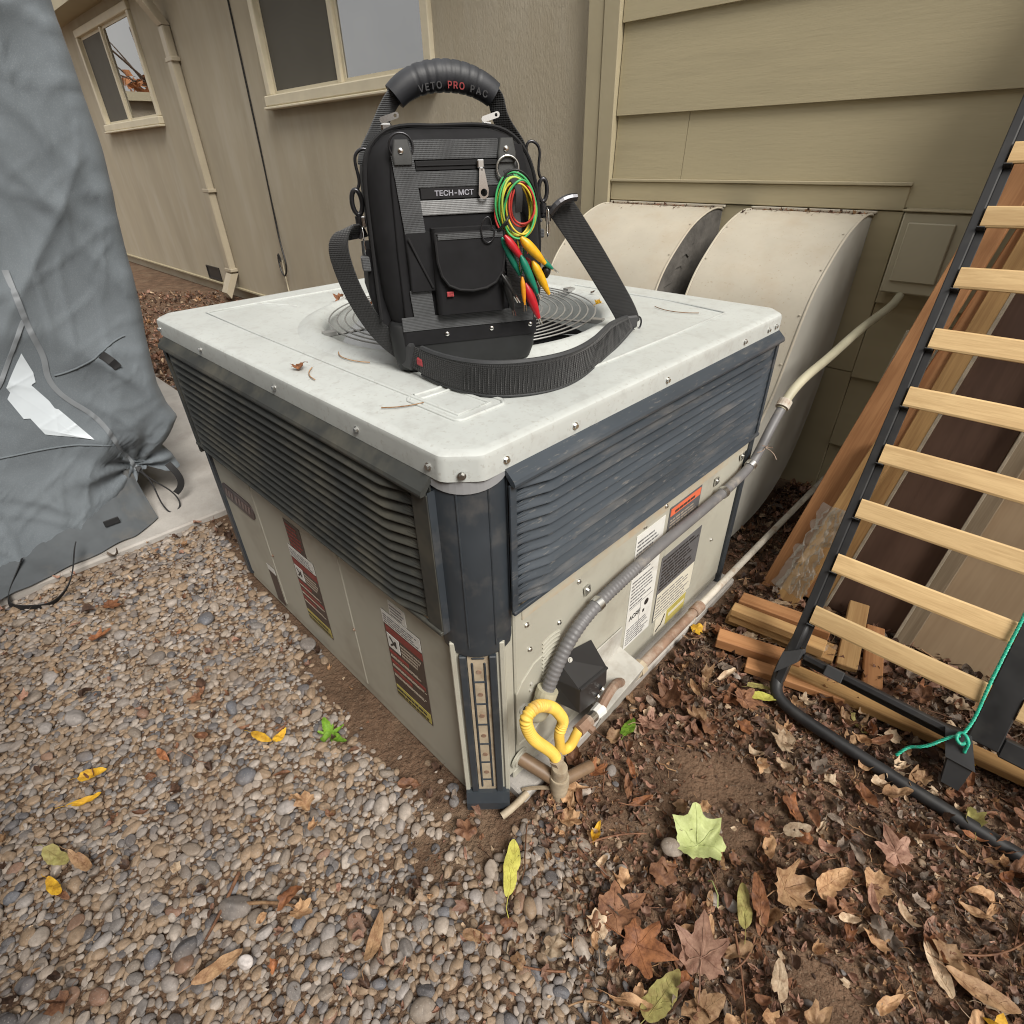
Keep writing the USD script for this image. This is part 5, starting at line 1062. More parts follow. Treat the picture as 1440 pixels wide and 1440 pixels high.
for i in range(12):
    s = .238 + .172 * i
    if s > S1 - .05: break
    n_ = 14
    for (xa, xb) in ((.0, .432), (.499, 1.02)):
        xs = np.linspace(xa, xb, n_); crown = .006 * np.sin(PI * (xs - xa) / (xb - xa)); jit = lr.uniform(-.002, .002)
        c = np.stack([xs, s - .029 + jit + lr.uniform(-.006, .006) * (xs - xa), .0035 + crown * lr.uniform(.3, 2.2)], 1)
        bed.part('slat', ribbon(c, (0, 1, 0), .058, .010), M_slat)
        for xe, sd in ((xa, -1), (xb, 1)):
            if xe in (.0,): bed.part('slat_holder', bb(xe - .006, xe + .014, s - .062, s - .0585, -.012, .012, .001), M_cap)
# lower cross bar (angle) and its end caps
bed.part('cross_bar', cat(bb(.020, .430, .070, .088, -.035, .000), bb(.020, .430, .052, .070, -.035, -.030, .001)), M_bed)
bed.part('cross_bar', cat(bb(.500, 1.02, .075, .125, -.045, -.005)), M_bed)
bed.part('end_cap', hull([(-.034, -.005, -.05), (-.034, .065, -.05), (-.034, -.005, .010), (-.034, .065, .010), (.012, .055, .012), (.012, .100, .012), (.012, .055, -.05), (.012, .100, -.05), (.02, .09, -.02)]), M_cap)
bed.part('cross_bar_clip', bb(.085, .135, .058, .092, .0005, .006, .002), M_cap)
bed.part('centre_foot', hull([(.425, -.055, -.06), (.463, -.055, -.06), (.425, -.055, -.01), (.463, -.055, -.01), (.415, .02, .008), (.470, .02, .008), (.415, .02, -.06), (.470, .02, -.06)]), M_cap)
bed.part('centre_bracket', hull([(.410, .015, .010), (.475, .015, .012), (.385, .085, .010), (.44, .095, .010), (.410, .015, -.05), (.475, .015, -.05), (.385, .085, -.05), (.44, .095, -.05)]), M_cap)
# bent tube leg lying on the ground
def to_local(p): return (np.asarray(p, float) - B0) @ np.stack([bx, bs, bn], 1)
leg = smooth_path([(.385, 1.02, .22), (.380, .955, .125), (.376, .905, .052), (.392, .865, .030), (.440, .843, .024), (.52, .834, .024), (.70, .828, .024), (1.0, .826, .024), (1.55, .826, .024)], 80)
bed.part('bent_tube_leg', tube(to_local(leg), .0185, 12), M_bed, smooth=60)
rope = Thing('rope', 'bright green twisted rope tied to the lower end of the bed frame', 'rope', B0, matrix=np.stack([bx, bs, bn], 1), world=False)
rp_ = smooth_path([(.430, 1.05, .016), (.427, .70, .016), (.428, .40, .017), (.427, .20, .017), (.424, .105, .018), (.420, .090, .022)], 160)
def twist(path, r, pitch):
    out = []; t = np.gradient(path, axis=0); L_ = np.r_[0, np.cumsum(np.linalg.norm(np.diff(path, axis=0), axis=1))]
    t /= np.linalg.norm(t, axis=1, keepdims=True); a = np.cross(t, [0, 0, 1.0]); a /= np.linalg.norm(a, axis=1, keepdims=True); b2 = np.cross(t, a)
    for k in range(3):
        ph = L_ / pitch * 2 * PI + k * 2 * PI / 3; out.append(path + r * (np.cos(ph)[:, None] * a + np.sin(ph)[:, None] * b2))
    return out
for pth in twist(rp_, .0023, .026): rope.part('strand', tube(pth, .0024, 5), M_rope, smooth=True)
kn = smooth_path([(.420, .092, .020), (.432, .080, .026), (.425, .068, .03), (.412, .078, .028), (.418, .094, .024), (.432, .088, .030), (.438, .066, .022), (.440, .048, .012)], 40)
rope.part('knot', tube(kn, .0042, 6), M_rope, smooth=True)
tail = smooth_path([(.418, .085, .024), (.400, .068, .022), (.375, .030, .020), (.352, .005, .016), (.340, -.005, .010), (.325, -.030, .008), (.318, -.048, .006)], 90)
for pth in twist(tail, .0021, .024): rope.part('strand', tube(pth, .0023, 5), M_rope, smooth=True)

# ------------------------------------------------------------------ boards and panels leaning on the wall
def leaning(name, lab, catg, pts_bottom, pts_top, width_dir, w, t, mt, group=None, edge=None):
    """A board from its bottom left to its top left edge; x axis of its own frame runs up the board."""
    p0, p1 = np.array(pts_bottom, float), np.array(pts_top, float); ax = p1 - p0; Ln = np.linalg.norm(ax); ax /= Ln
    wd = np.array(width_dir, float); wd -= ax * (wd @ ax); wd /= np.linalg.norm(wd); nd = np.cross(ax, wd)
    th = Thing(name, lab, catg, p0, matrix=np.stack([ax, wd, nd], 1), group=group, world=False)
    th.part('board', box(0, Ln, 0, w, -t if nd[1] < 0 else 0, 0 if nd[1] < 0 else t, .0025), mt)
    if edge: 
        for e0, e1, m in edge: th.part('edge_strip', box(0, Ln, e0, e1, (-t - .001) if nd[1] < 0 else -.002, .002 if nd[1] < 0 else t + .001, .001), m)
    return th
leaning('cedar_board', 'wide reddish cedar board leaning, nearest the ducts', 'board', (.128, 1.375, -.01), (.440, 2.262, 2.34), (1, 0, 0), .092, .038, M_cedar)
leaning('cedar_board', 'second reddish board right of the widest cedar board, seen through the slats', 'board', (.215, 1.405, .02), (.545, 2.23, 2.15), (1, 0, 0), .088, .036, M_cedar)
leaning('cream_board', 'cream painted board end peeking out behind the cedar boards', 'board', (.085, 1.98, -.01), (.17, 2.20, .83), (1, 0, 0), .14, .02, M_cream_board)
leaning('fir_board', 'yellowish timber with pale edge between the cedar and the brown panel', 'board', (.300, 1.395, .0), (.520, 2.22, 2.2), (1, 0, 0), .062, .045, M_fir, edge=[(.055, .0645, M_whiteedge)])
leaning('brown_panel', 'dark brown panel leaning behind the bed slats', 'panel', (.355, 1.415, .0), (.470, 2.235, 2.15), (1, 0, 0), .245, .014, M_brownply)
leaning('grey_stud', 'grey-brown stud with pale front edge right of the brown panel', 'board', (.588, 1.372, .0), (.745, 2.19, 2.15), (1, 0, 0), .052, .04, M_greywood, edge=[(-.001, .008, M_whiteedge)])
leaning('tan_panel', 'wide tan hardboard sheet at the right behind the slats', 'panel', (.60, 1.405, .0), (.76, 2.26, 2.2), (1, 0, 0), 1.1, .012, M_tanply)
# plastic wrapped board end
wb = leaning('fir_board', 'yellowish board end wrapped in torn clear plastic', 'board', (.200, 1.330, -.005), (.300, 1.56, .62), (1, 0, 0), .078, .036, M_fir)
n_ = 44; uu, ww = np.meshgrid(np.linspace(0, 1, n_), np.linspace(0, 1, n_), indexing='ij')
pb = np.array([.188, 1.312, .075]); pu = np.array([.055, .115, .33]); pw_ = np.array([.105, -.004, 0])
fv = pb + uu[..., None] * pu + ww[..., None] * pw_ * (1 - .35 * uu[..., None]) + ((1 - np.abs(2 * meshkit.noise(np.stack([uu * 9 + ww * 5, ww * 7 - uu * 4, uu * 0], -1), 3) - 1))[..., None] ** 2 + .6 * meshkit.fbm(np.stack([uu * 16, ww * 12, uu * 0], -1), 3, 3)[..., None] - .6) * np.array([.03, -.05, .02]) + np.array([0, -.012, .004])
b = (np.arange(n_ - 1)[:, None] * n_ + np.arange(n_ - 1)[None]); single('plastic_film', (fv.reshape(-1, 3), np.stack([b, b + n_, b + n_ + 1, b + 1], -1).reshape(-1, 4)), M_film, 'torn crumpled clear plastic film on the leaning board end', 'plastic film', smooth=True)
# short offcuts stacked on the ground
def offcut(lab, p0, p1, w, t, mt, grp='offcuts stacked beside the bed frame', name='offcut', roll=0.0):
    p0, p1 = np.array(p0, float), np.array(p1, float); ax = p1 - p0; Ln = np.linalg.norm(ax); ax /= Ln
    wd = np.cross([0, 0, 1.0], ax); wd /= np.linalg.norm(wd); nd = np.cross(ax, wd)
    wd, nd = wd * math.cos(roll) + nd * math.sin(roll), nd * math.cos(roll) - wd * math.sin(roll)
    th = Thing(name, lab, 'wood offcut', p0, matrix=np.stack([ax, wd, nd], 1), group=grp, world=False)
    th.part('block', box(0, Ln, -w / 2, w / 2, 0, t, .0025), mt)
offcut('reddish offcut at the bottom front of the stack', (.150, .955, .012), (.400, 1.030, .010), .060, .040, M_cedar)
offcut('reddish offcut half buried under the bed frame corner', (.270, .925, .0), (.55, 1.00, .004), .05, .028, M_cedar)
offcut('middle pale offcut of the stack', (.135, 1.085, .030), (.44, 1.13, .030), .058, .036, M_pine)
offcut('lower pale offcut under the middle one', (.120, 1.115, .000), (.47, 1.16, .0), .085, .028, M_pine)
offcut('topmost pale yellow offcut of the stack', (.140, 1.07, .067), (.385, 1.105, .067), .044, .030, M_pine)
offcut('rear reddish offcut behind the stack', (.130, 1.175, .03), (.43, 1.21, .045), .060, .034, M_cedar)
offcut('long tan board lying under the cross bar', (.385, .985, .012), (.82, 1.035, .012), .05, .030, M_fir, None, 'ground_board')
offcut('tan board lying right of the centre rail', (.85, 1.035, .012), (1.5, 1.10, .012), .05, .026, M_fir, None, 'ground_board')
offcut('pale board end pointing out below the lowest slat', (.515, 1.13, .004), (.455, 1.42, .05), .062, .026, M_pine, None, 'ground_board')
offcut('reddish splintered board tip lying under the lowest slat', (.60, 1.10, .004), (.53, 1.36, .03), .055, .022, M_cedar, None, 'ground_board')
# SECTION: GROUND COVER
# ------------------------------------------------------------------ gravel and leaves
gr_ = np.random.default_rng(77)
def pebble_mesh(seed, sub=2):
    m = trimesh.creation.icosphere(sub, 1.0); r = np.random.default_rng(seed); v = m.vertices
    for _ in range(4):
        n = r.normal(size=3); n /= np.linalg.norm(n); h = r.uniform(.62, .92); d = v @ n - h; v = v - np.clip(d, 0, None)[:, None] * n * .8
    v = v * (1 + .10 * (meshkit.noise(v * 1.3 + seed * 7.1, seed)[:, None] - .5)); return trimesh.Trimesh(v * np.array([1.0, .74, .52]), m.faces, process=False)
def pebmat(name, cols, light=(0.42, 0.39, 0.35)):
    n = len(cols); cols = [tuple(np.array(c) * (1.05, .985, 1.0)) for c in cols]
    nodes = {'oi': ('object_info', {}), 'r': ('rgb_ramp', {'ramp': [(i / n, c) for i, c in enumerate(cols)], 'interpolate': False}), 'tc': ('texture_coordinate', {}), 'geo': ('geometry', {}),
             'n': ('noise_texture', {'scale': 1.5, 'detail': 5.0, 'roughness': 0.65}), 'n2': ('noise_texture', {'scale': 9.0, 'detail': 3.0}), 'mr': ('map_range', {'from_min': .3, 'from_max': .7, 'to_min': .60, 'to_max': 1.14}),
             'hs': ('hsv', {}), 'sp': ('map_range', {'from_min': .60, 'from_max': .72, 'to_min': 0, 'to_max': .45, 'clamp': True}), 'mx': ('mix', {'color2': light}),
             'dn': ('noise_texture', {'scale': 5.0, 'detail': 5.0}), 'dm': ('map_range', {'from_min': .48, 'from_max': .68, 'to_min': 0, 'to_max': .5, 'clamp': True}), 'dx': ('mix', {'color2': (0.19, 0.135, 0.09)}),
             'p': ('principled_bsdf', {'roughness': 0.62, 'specular_ior_level': 0.35})}
    links = [('oi.random', 'r.fac'), ('tc.object', 'n.vector'), ('tc.object', 'n2.vector'), ('n.fac', 'mr.value'), ('mr.result', 'hs.value'), ('r.color', 'hs.color'), ('n2.fac', 'sp.value'), ('sp.result', 'mx.fac'), ('hs.color', 'mx.color1'),
             ('geo.position', 'dn.vector'), ('dn.fac', 'dm.value'), ('dm.result', 'dx.fac'), ('mx.color', 'dx.color1'), ('dx.color', 'p.base_color')]
    return usdkit.material(stage, L + name, nodes, links, surface='p.BSDF')
M_peb = [pebmat('pebble_grey', [(0.215, 0.202, 0.18), (0.15, 0.145, 0.138), (0.27, 0.245, 0.205), (0.19, 0.168, 0.14), (0.105, 0.105, 0.106), (0.24, 0.21, 0.17), (0.31, 0.285, 0.245)]),
         pebmat('pebble_tan', [(0.29, 0.215, 0.145), (0.24, 0.19, 0.14), (0.21, 0.15, 0.10), (0.34, 0.27, 0.185), (0.255, 0.16, 0.105), (0.23, 0.20, 0.165), (0.28, 0.245, 0.195)]),
         pebmat('pebble_pale', [(0.45, 0.42, 0.37), (0.37, 0.34, 0.30), (0.40, 0.35, 0.28), (0.55, 0.53, 0.49), (0.34, 0.33, 0.32), (0.30, 0.29, 0.27)])]
def gravel_w(x, y):
    """How much gravel lies at a place, 0 to 1."""
    n = meshkit.fbm(np.stack([x * 3.1, y * 3.1, 0 * x], -1), 3, 41) - .5
    n2 = meshkit.fbm(np.stack([x * 9, y * 9, 0 * x], -1), 2, 43) - .5
    edge = (-.06 - y) + .0 * x                                          # towards the near side
    d1 = (x * -.50 + y * -.87) + .24 + .32 * n                           # line through (.16,.13),(.54,-.06)
    w = np.clip(d1 / .14, 0, 1)
    bare = np.exp(-(((y + .055) / .060) ** 2)) * ((x > -1.05) & (x < .10)) * np.clip((x + 1.05) / .4, 0, 1)
    bare = np.maximum(bare, 1.0 * np.exp(-(((x + .02) / .13) ** 2 + ((y + .17) / .075) ** 2)))
    w = w * np.clip(1.15 - 1.5 * bare + 1.2 * n + .8 * n2 * (bare > .2), 0, 1)
    w = np.where((y > .02) & (x < -1.45), .0, w)
    return w
def inside_solid(x, y, pad=0.0):
    unit = (x > -LX - .01 - pad) & (x < .058 + pad) & (y > -.008 - pad) & (y < 1.43)
    slab = (x < -1.995 + pad) & (y < .57 + pad) & (x > -7.2)
    return unit | slab
def frust(x, y):
    q = (np.stack([x, y, 0 * x], -1) - CAM_POS) @ CAM_R.T; z = np.maximum(q[..., 2], .05)
    return (q[..., 2] > .1) & (np.abs(q[..., 0] / z) < 1.0) & (q[..., 1] / z < .4) & (q[..., 1] / z > -1.02), z
def quat_from(yaw, tilt, taxis):
    qy = np.stack([np.cos(yaw / 2), 0 * yaw, 0 * yaw, np.sin(yaw / 2)], -1)
    qt = np.stack([np.cos(tilt / 2), np.sin(tilt / 2) * np.cos(taxis), np.sin(tilt / 2) * np.sin(taxis), 0 * tilt], -1)
    a, b = qt, qy
    return np.stack([a[..., 0] * b[..., 0] - a[..., 1] * b[..., 1] - a[..., 2] * b[..., 2] - a[..., 3] * b[..., 3], a[..., 0] * b[..., 1] + a[..., 1] * b[..., 0] + a[..., 2] * b[..., 3] - a[..., 3] * b[..., 2],
                     a[..., 0] * b[..., 2] - a[..., 1] * b[..., 3] + a[..., 2] * b[..., 0] + a[..., 3] * b[..., 1], a[..., 0] * b[..., 3] + a[..., 1] * b[..., 2] - a[..., 2] * b[..., 1] + a[..., 3] * b[..., 0]], -1)
def instancer(name, protos, pos, quat, scale, idx, label, catg):
    path = '/World/' + numbered('/World', name); pi = UsdGeom.PointInstancer.Define(stage, path)
    targets = []
    for k, (nm, mesh, mt) in enumerate(protos):
        p = path + '/' + numbered(path, nm); usdkit.mesh(stage, p, mesh, mt, smooth=True); targets.append(Sdf.Path(p))
    pi.CreatePrototypesRel().SetTargets(targets)
    pi.CreatePositionsAttr(Vt.Vec3fArray.FromNumpy(pos.astype(np.float32)))
    pi.CreateOrientationsAttr(Vt.QuathArray([Gf.Quath(float(q[0]), float(q[1]), float(q[2]), float(q[3])) for q in quat]))
    pi.CreateScalesAttr(Vt.Vec3fArray.FromNumpy(scale.astype(np.float32)))
    pi.CreateProtoIndicesAttr(Vt.IntArray.FromNumpy(idx.astype(np.int32)))
    meta(pi.GetPrim(), label, catg, None, 'stuff')
protos = []
for k in range(4): protos.append(('grey_pebble', pebble_mesh(k), M_peb[0]))
for k in range(4): protos.append(('tan_pebble', pebble_mesh(10 + k), M_peb[1]))
protos.append(('pale_pebble', pebble_mesh(21), M_peb[2]))
def scatter(cell, x0, x1, y0, y1, wfun, keep=1.0):
    nx, ny = int((x1 - x0) / cell), int((y1 - y0) / cell)
    X, Y = np.meshgrid(np.arange(nx), np.arange(ny), indexing='ij')
    x = (x0 + (X + gr_.random((nx, ny))) * cell).ravel(); y = (y0 + (Y + gr_.random((nx, ny))) * cell).ravel()
    m = (gr_.random(len(x)) < wfun(x, y) * keep) & ~inside_solid(x, y, .012); f, _ = frust(x, y); m &= f
    return x[m], y[m]
PX, PY, PS, PZ = [], [], [], []
def addl(cell, size, dz, keep, wf=gravel_w, reg=(-2.1, 1.3, -2.0, 1.0)):
    x, y = scatter(cell, *reg, wf, keep); s = size * np.exp(gr_.normal(0, .30, len(x))); s = np.minimum(s, size * 2.0)
    PX.append(x); PY.append(y); PS.append(s); PZ.append(np.full(len(x), dz) + s * .18)
addl(.0146, .0071, -.002, .92)
addl(.0178, .0097, .003, .90)
addl(.034, .0130, .006, .72)
addl(.080, .0185, .008, .55)
sparse = lambda x, y: .10 * np.clip(1.2 - 1.0 * (x + y * .6), .25, 1) * (x > -.05) + .10 * (x < 0)
addl(.030, .0095, .001, .7, sparse)
addl(.075, .015, .004, .6, sparse)
strip = lambda x, y: .55 * ((x < -1.47) & (y > .02))
addl(.030, .0110, .002, .8, strip, (-4.6, -1.45, .02, 2.3))
px_, py_, ps_, pz_ = map(np.concatenate, (PX, PY, PS, PZ))
N = len(px_)
yaw = gr_.uniform(0, 2 * PI, N); tilt = np.abs(gr_.normal(0, .22, N)); tax = gr_.uniform(0, 2 * PI, N)
Q = quat_from(yaw, tilt, tax); pos = np.stack([px_, py_, gz(px_, py_) + pz_], 1)
scl = ps_[:, None] * gr_.uniform(.86, 1.15, (N, 3)); pidx = gr_.choice(9, N, p=[.145] * 4 + [.0925] * 4 + [.05])
_, dist = frust(px_, py_)
order = np.argsort(-(ps_ / dist)); big = order[:300]; rest = order[300:]
instancer('gravel', protos, pos[rest], Q[rest], scl[rest], pidx[rest], 'bed of small mixed grey and tan river pebbles', 'gravel')
def to_px(p):
    q = (np.asarray(p, float) - CAM_POS) @ CAM_R.T; return 720 + 772.3 * q[0] / q[2], 720 - 772.3 * q[1] / q[2]
MARKS = [('the drain post', 790, 1110), ('the pale green lobed leaf', 985, 1190), ('the yellow-green leaf', 722, 1225), ('the seedling', 462, 1040), ('the yellow leaf pair', 350, 1050), ('the two slender yellow leaves', 130, 1060), ('the concrete slab edge', 190, 775), ('the long tan leaf', 527, 1305),
         ('the overlapping lobed leaves', 870, 1320), ('the stacked offcuts', 1060, 890), ('the bent tube corner', 1090, 975), ('the bare dirt patch', 1040, 1050), ('the rope knot', 1365, 1035), ('the pinkish standing leaf', 1130, 1255), ('the golden curled leaf', 1225, 1255), ('the black corner foot', 690, 1150),
         ('the rusty leaves by the slab', 195, 830), ('the olive leaf at left', 60, 1165), ('the bottom left photo corner', 20, 1425), ('the bottom right photo corner', 1420, 1425), ('the crossed brown sticks', 240, 1270), ('the white angular stone', 372, 1232), ('the rusty pipe end', 900, 935), ('the rail foot of the bed frame', 1370, 1085), ('the wall downspout', 335, 410)]
def where(p):
    x, y = to_px(p); n, mx_, my_ = min(MARKS, key=lambda m: (m[1] - x) ** 2 + (m[2] - y) ** 2); dx, dy = x - mx_, y - my_; d = math.hypot(dx, dy)
    horiz = 'left' if dx < 0 else 'right'; vert = 'above' if dy < 0 else 'below'
    if abs(dx) > 2 * abs(dy): s = f'{horiz} of'
    elif abs(dy) > 2 * abs(dx): s = vert
    else: s = f'{vert} and {horiz} of'
    return ('just ' if d < 55 else '' if d < 130 else 'well ') + s + ' ' + n
PCOL = [('dark grey', (0.085, 0.086, 0.088)), ('mid grey', (0.165, 0.158, 0.145)), ('warm grey', (0.20, 0.175, 0.14)), ('tan', (0.25, 0.19, 0.125)), ('pale', (0.34, 0.31, 0.26)), ('reddish brown', (0.20, 0.125, 0.085)), ('light grey', (0.26, 0.25, 0.23)), ('blue-grey', (0.12, 0.13, 0.142))]
PM = [pebmat('pebble_' + n.replace(' ', '_').replace('-', '_'), [c]) for n, c in PCOL]
first = {}
def one_pebble(p, q, s, k, c, label, group=None):
    path = '/World/' + numbered('/World', 'pebble')
    x = UsdGeom.Xform.Define(stage, path); x.AddTranslateOp().Set(Gf.Vec3d(*map(float, p))); x.AddOrientOp().Set(Gf.Quatf(*map(float, q))); x.AddScaleOp().Set(Gf.Vec3f(*map(float, s)))
    if (k, c) not in first:
        first[(k, c)] = path; usdkit.mesh(stage, path + '/stone', protos[k][1], PM[c], smooth=True)
    else:
        x.GetPrim().GetReferences().AddInternalReference(first[(k, c)]); x.GetPrim().SetInstanceable(True)
    meta(x.GetPrim(), label, 'pebble', group)
qs = np.quantile(ps_[big] / dist[big], [.4, .8]); 
for i in big:
    c = int(gr_.choice(8, p=[.10, .18, .19, .15, .08, .08, .14, .08])); sz_ = ps_[i] / dist[i]
    form = 'oval' if scl[i][0] > scl[i][1] * 1.04 else 'rounded'
    one_pebble(pos[i], Q[i], scl[i], int(pidx[i]), c, f"{['small', 'medium', 'large'][int(np.searchsorted(qs, sz_))]} {form} {PCOL[c][0]} pebble {where(pos[i])}", 'larger pebbles in the gravel')
PM.append(pebmat('pebble_white', [(0.50, 0.49, 0.46)])); PCOL.append(('white', None))
one_pebble((-.135, -.585, .026), (0.9, .35, .2, .35), (.017, .019, .020), 5, 8, 'white angular stone standing out on the grey pebbles')
one_pebble((.395, .245, .018), (0.95, .05, .1, .3), (.028, .030, .026), 2, 2, 'smooth grey-brown oval pebble just below the pale green leaf')
# leaves
def outline(kind, n=44, seed=0):
    r = np.random.default_rng(seed); a = np.linspace(-PI, PI, n, endpoint=False)
    if kind == 'sycamore':      # broad, five pointed lobes
        rad = np.zeros(n)
        for c, h, w in ((0, 1.0, .30), (.95, .86, .27), (-.95, .86, .27), (1.95, .62, .30), (-1.95, .62, .30)):
            d = np.abs((a - c + PI) % (2 * PI) - PI); rad = np.maximum(rad, h * (1 - .54 * np.clip(d / (w * 1.75), 0, 1) ** .8))
        rad = np.maximum(rad, .34) * (1 + .045 * np.sin(a * 17 + seed)); rad[np.abs(a) > 2.8] *= .75
        return np.stack([rad * np.cos(a), rad * np.sin(a)], 1)
    if kind == 'maple':         # broad, shallow pointed lobes
        rad = np.full(n, .58)
        for c, h, w in ((0, 1.0, .5), (.85, .92, .42), (-.85, .92, .42), (1.75, .74, .4), (-1.75, .74, .4)):
            d = np.abs((a - c + PI) % (2 * PI) - PI); rad = np.maximum(rad, h * (1 - .40 * np.clip(d / w, 0, 1)))
        rad = rad * (1 + .03 * np.sin(a * 19 + seed)); rad[np.abs(a) > 2.7] *= .7
        return np.stack([rad * np.cos(a), rad * np.sin(a)], 1)
    if kind == 'ovate':
        x = np.cos(a); y = np.sin(a) * .46 * (1 - .28 * x); y *= (1 + .05 * np.sin(a * 15 + seed))
        return np.stack([x + .12 * (x > .6) * (x - .6), y], 1)
    if kind == 'lance':
        x = np.cos(a); y = np.sin(a) * np.abs(np.sin(a)) ** .25 * .30
        return np.stack([x, y + .06 * x * x], 1)
    if kind == 'scrap':
        rad = .55 + .35 * r.random(n); rad = (rad + np.roll(rad, 1) + np.roll(rad, 2)) / 3; return np.stack([rad * np.cos(a), rad * .7 * np.sin(a)], 1)
def leaf(kind, size, curl=.2, fold=.2, crumple=.15, seed=0, n=44, stem=True, rings=(.0, .34, .68, 1.0), veins=False):
    r = np.random.default_rng(seed + 1000); o = outline(kind, n, seed); o = o * (1 + .16 * (meshkit.noise(np.stack([o[:, 0] * 4 + seed % 97, o[:, 1] * 4, 0 * o[:, 0]], -1), seed % 89) - .5))[:, None] * (1 - .35 * (r.random() < .5) * np.exp(-((np.arange(n) - r.integers(n)) / 1.6) ** 2))[:, None]; V = [np.zeros((1, 2))]
    for t in rings[1:]: V.append(o * t)
    v2 = np.vstack(V); f = []
    k = np.arange(n); k2 = (k + 1) % n; f.append(np.stack([np.zeros(n, int), 1 + k, 1 + k2], 1))
    for q in range(len(rings) - 2):
        A_, B_ = 1 + q * n, 1 + (q + 1) * n; f += [np.stack([A_ + k, B_ + k, B_ + k2], 1), np.stack([A_ + k, B_ + k2, A_ + k2], 1)]
    x, y = v2[:, 0], v2[:, 1]; c1, c2 = curl * r.uniform(-.3, 1.2), curl * r.uniform(-.2, 1.3)
    off = r.uniform(0, 50, 2)
    z = c1 * x * x + c2 * y * y * 2.0 + fold * np.abs(y) * r.uniform(.2, 1.0) + crumple * 2.2 * (meshkit.fbm(np.stack([x * 1.9 + off[0], y * 1.9 + off[1], 0 * x], -1), 3, seed) - .5)
    x2 = x * (1 - .20 * np.clip(np.abs(c1), 0, 1) * np.abs(x)); y2 = y * (1 - .30 * np.clip(np.abs(c2) + fold, 0, 1) * np.abs(y))
    m = trimesh.Trimesh(np.stack([x2, y2, z], 1) * size, np.vstack(f), process=False)
    if stem:
        base_x = -.36 if kind == 'sycamore' else -1.0
        zc = c1 * base_x ** 2
        s = tube(np.array([(base_x * .2 if kind == 'sycamore' else -.9, 0, zc * .3), (base_x, .02, zc), (base_x - .30, .05 * r.normal(), zc + .04), (base_x - .55, .12 * r.normal(), zc + .02)]) * size, .016 * size, 4, cap=False)
        m = cat(m, s)
    if veins:
        from scipy.spatial import cKDTree
        kd = cKDTree(v2); vm = []
        dirs = [(0, 1.0), (.95, .82), (-.95, .82), (1.95, .55), (-1.95, .55)] if kind in ('sycamore', 'maple') else [(0, .95)]
        segs = [((-.0 if kind in ('sycamore', 'maple') else -.9), 0, ll * math.cos(q), ll * math.sin(q)) for q, ll in dirs]
        if kind in ('ovate', 'lance'):
            for t in (-.5, -.2, .1, .4):
                for sg in (1, -1): segs.append((t, 0, t + .28, sg * (.30 if kind == 'ovate' else .16)))
        for xa, ya, xb, yb in segs:
            tt_ = np.linspace(0, 1, 7); q2 = np.stack([xa + (xb - xa) * tt_, ya + (yb - ya) * tt_], 1); dd_, ix = kd.query(q2, 3); wq = 1 / (dd_ + .02); wq /= wq.sum(1, keepdims=True)
            pz = (np.stack([x2, y2, z], 1)[ix] * wq[..., None]).sum(1); pz[:, 2] += .006; vm.append(tube(pz * size, np.linspace(.013, .005, 7) * size, 4, cap=False))
        m = cat(m, *vm)
    m.vertices[:, 2] -= np.percentile(m.vertices[:, 2], 6)
    return m
LM = dict(brown=leafmat('leaf_brown', (0.23, 0.115, 0.062), (0.135, 0.062, 0.035)), tan=leafmat('leaf_tan', (0.42, 0.265, 0.145), (0.28, 0.155, 0.08)), rust=leafmat('leaf_rust', (0.32, 0.135, 0.058), (0.19, 0.075, 0.035)), dark=leafmat('leaf_dark', (0.105, 0.058, 0.038), (0.055, 0.032, 0.022)),
          pale=leafmat('leaf_pale', (0.50, 0.39, 0.27), (0.36, 0.25, 0.16)), yellow=leafmat('leaf_yellow', (0.72, 0.43, 0.035), (0.55, 0.30, 0.03), .15), lime=leafmat('leaf_yellow_green', (0.58, 0.56, 0.12), (0.50, 0.46, 0.10), .05), mint=leafmat('leaf_pale_green', (0.50, 0.56, 0.25), (0.44, 0.50, 0.20), .03),
          green=leafmat('leaf_green', (0.20, 0.36, 0.04), (0.13, 0.26, 0.025), .1), olive=leafmat('leaf_olive', (0.34, 0.31, 0.11), (0.27, 0.22, 0.08), .1), mauve=leafmat('leaf_mauve_brown', (0.32, 0.19, 0.135), (0.22, 0.115, 0.08)), grey=leafmat('leaf_grey', (0.25, 0.20, 0.16), (0.15, 0.115, 0.09)))
def place_leaf(kind, colour, x, y, size, yaw, tilt=.15, dz=.012, label=None, group=None, seed=0, name='leaf', catg='leaf', z=None, **kw):
    m = leaf(kind, size, seed=seed, **kw); rz = trimesh.transformations.rotation_matrix(yaw, [0, 0, 1]); ta = gr_.uniform(0, 2 * PI)
    rt_ = trimesh.transformations.rotation_matrix(tilt, [math.cos(ta), math.sin(ta), 0]); m.apply_transform(rt_ @ rz)
    z0 = (float(gz(np.array([x]), np.array([y]))[0]) + dz) if z is None else z
    lo = m.vertices[:, 2].min(); 
    p = '/World/' + numbered('/World', name); me = usdkit.mesh(stage, p, m, LM[colour], smooth=True); UsdGeom.Xformable(me).AddTranslateOp().Set(Gf.Vec3d(x, y, z0 - lo * .6))
    meta(me.GetPrim(), label, catg, group)
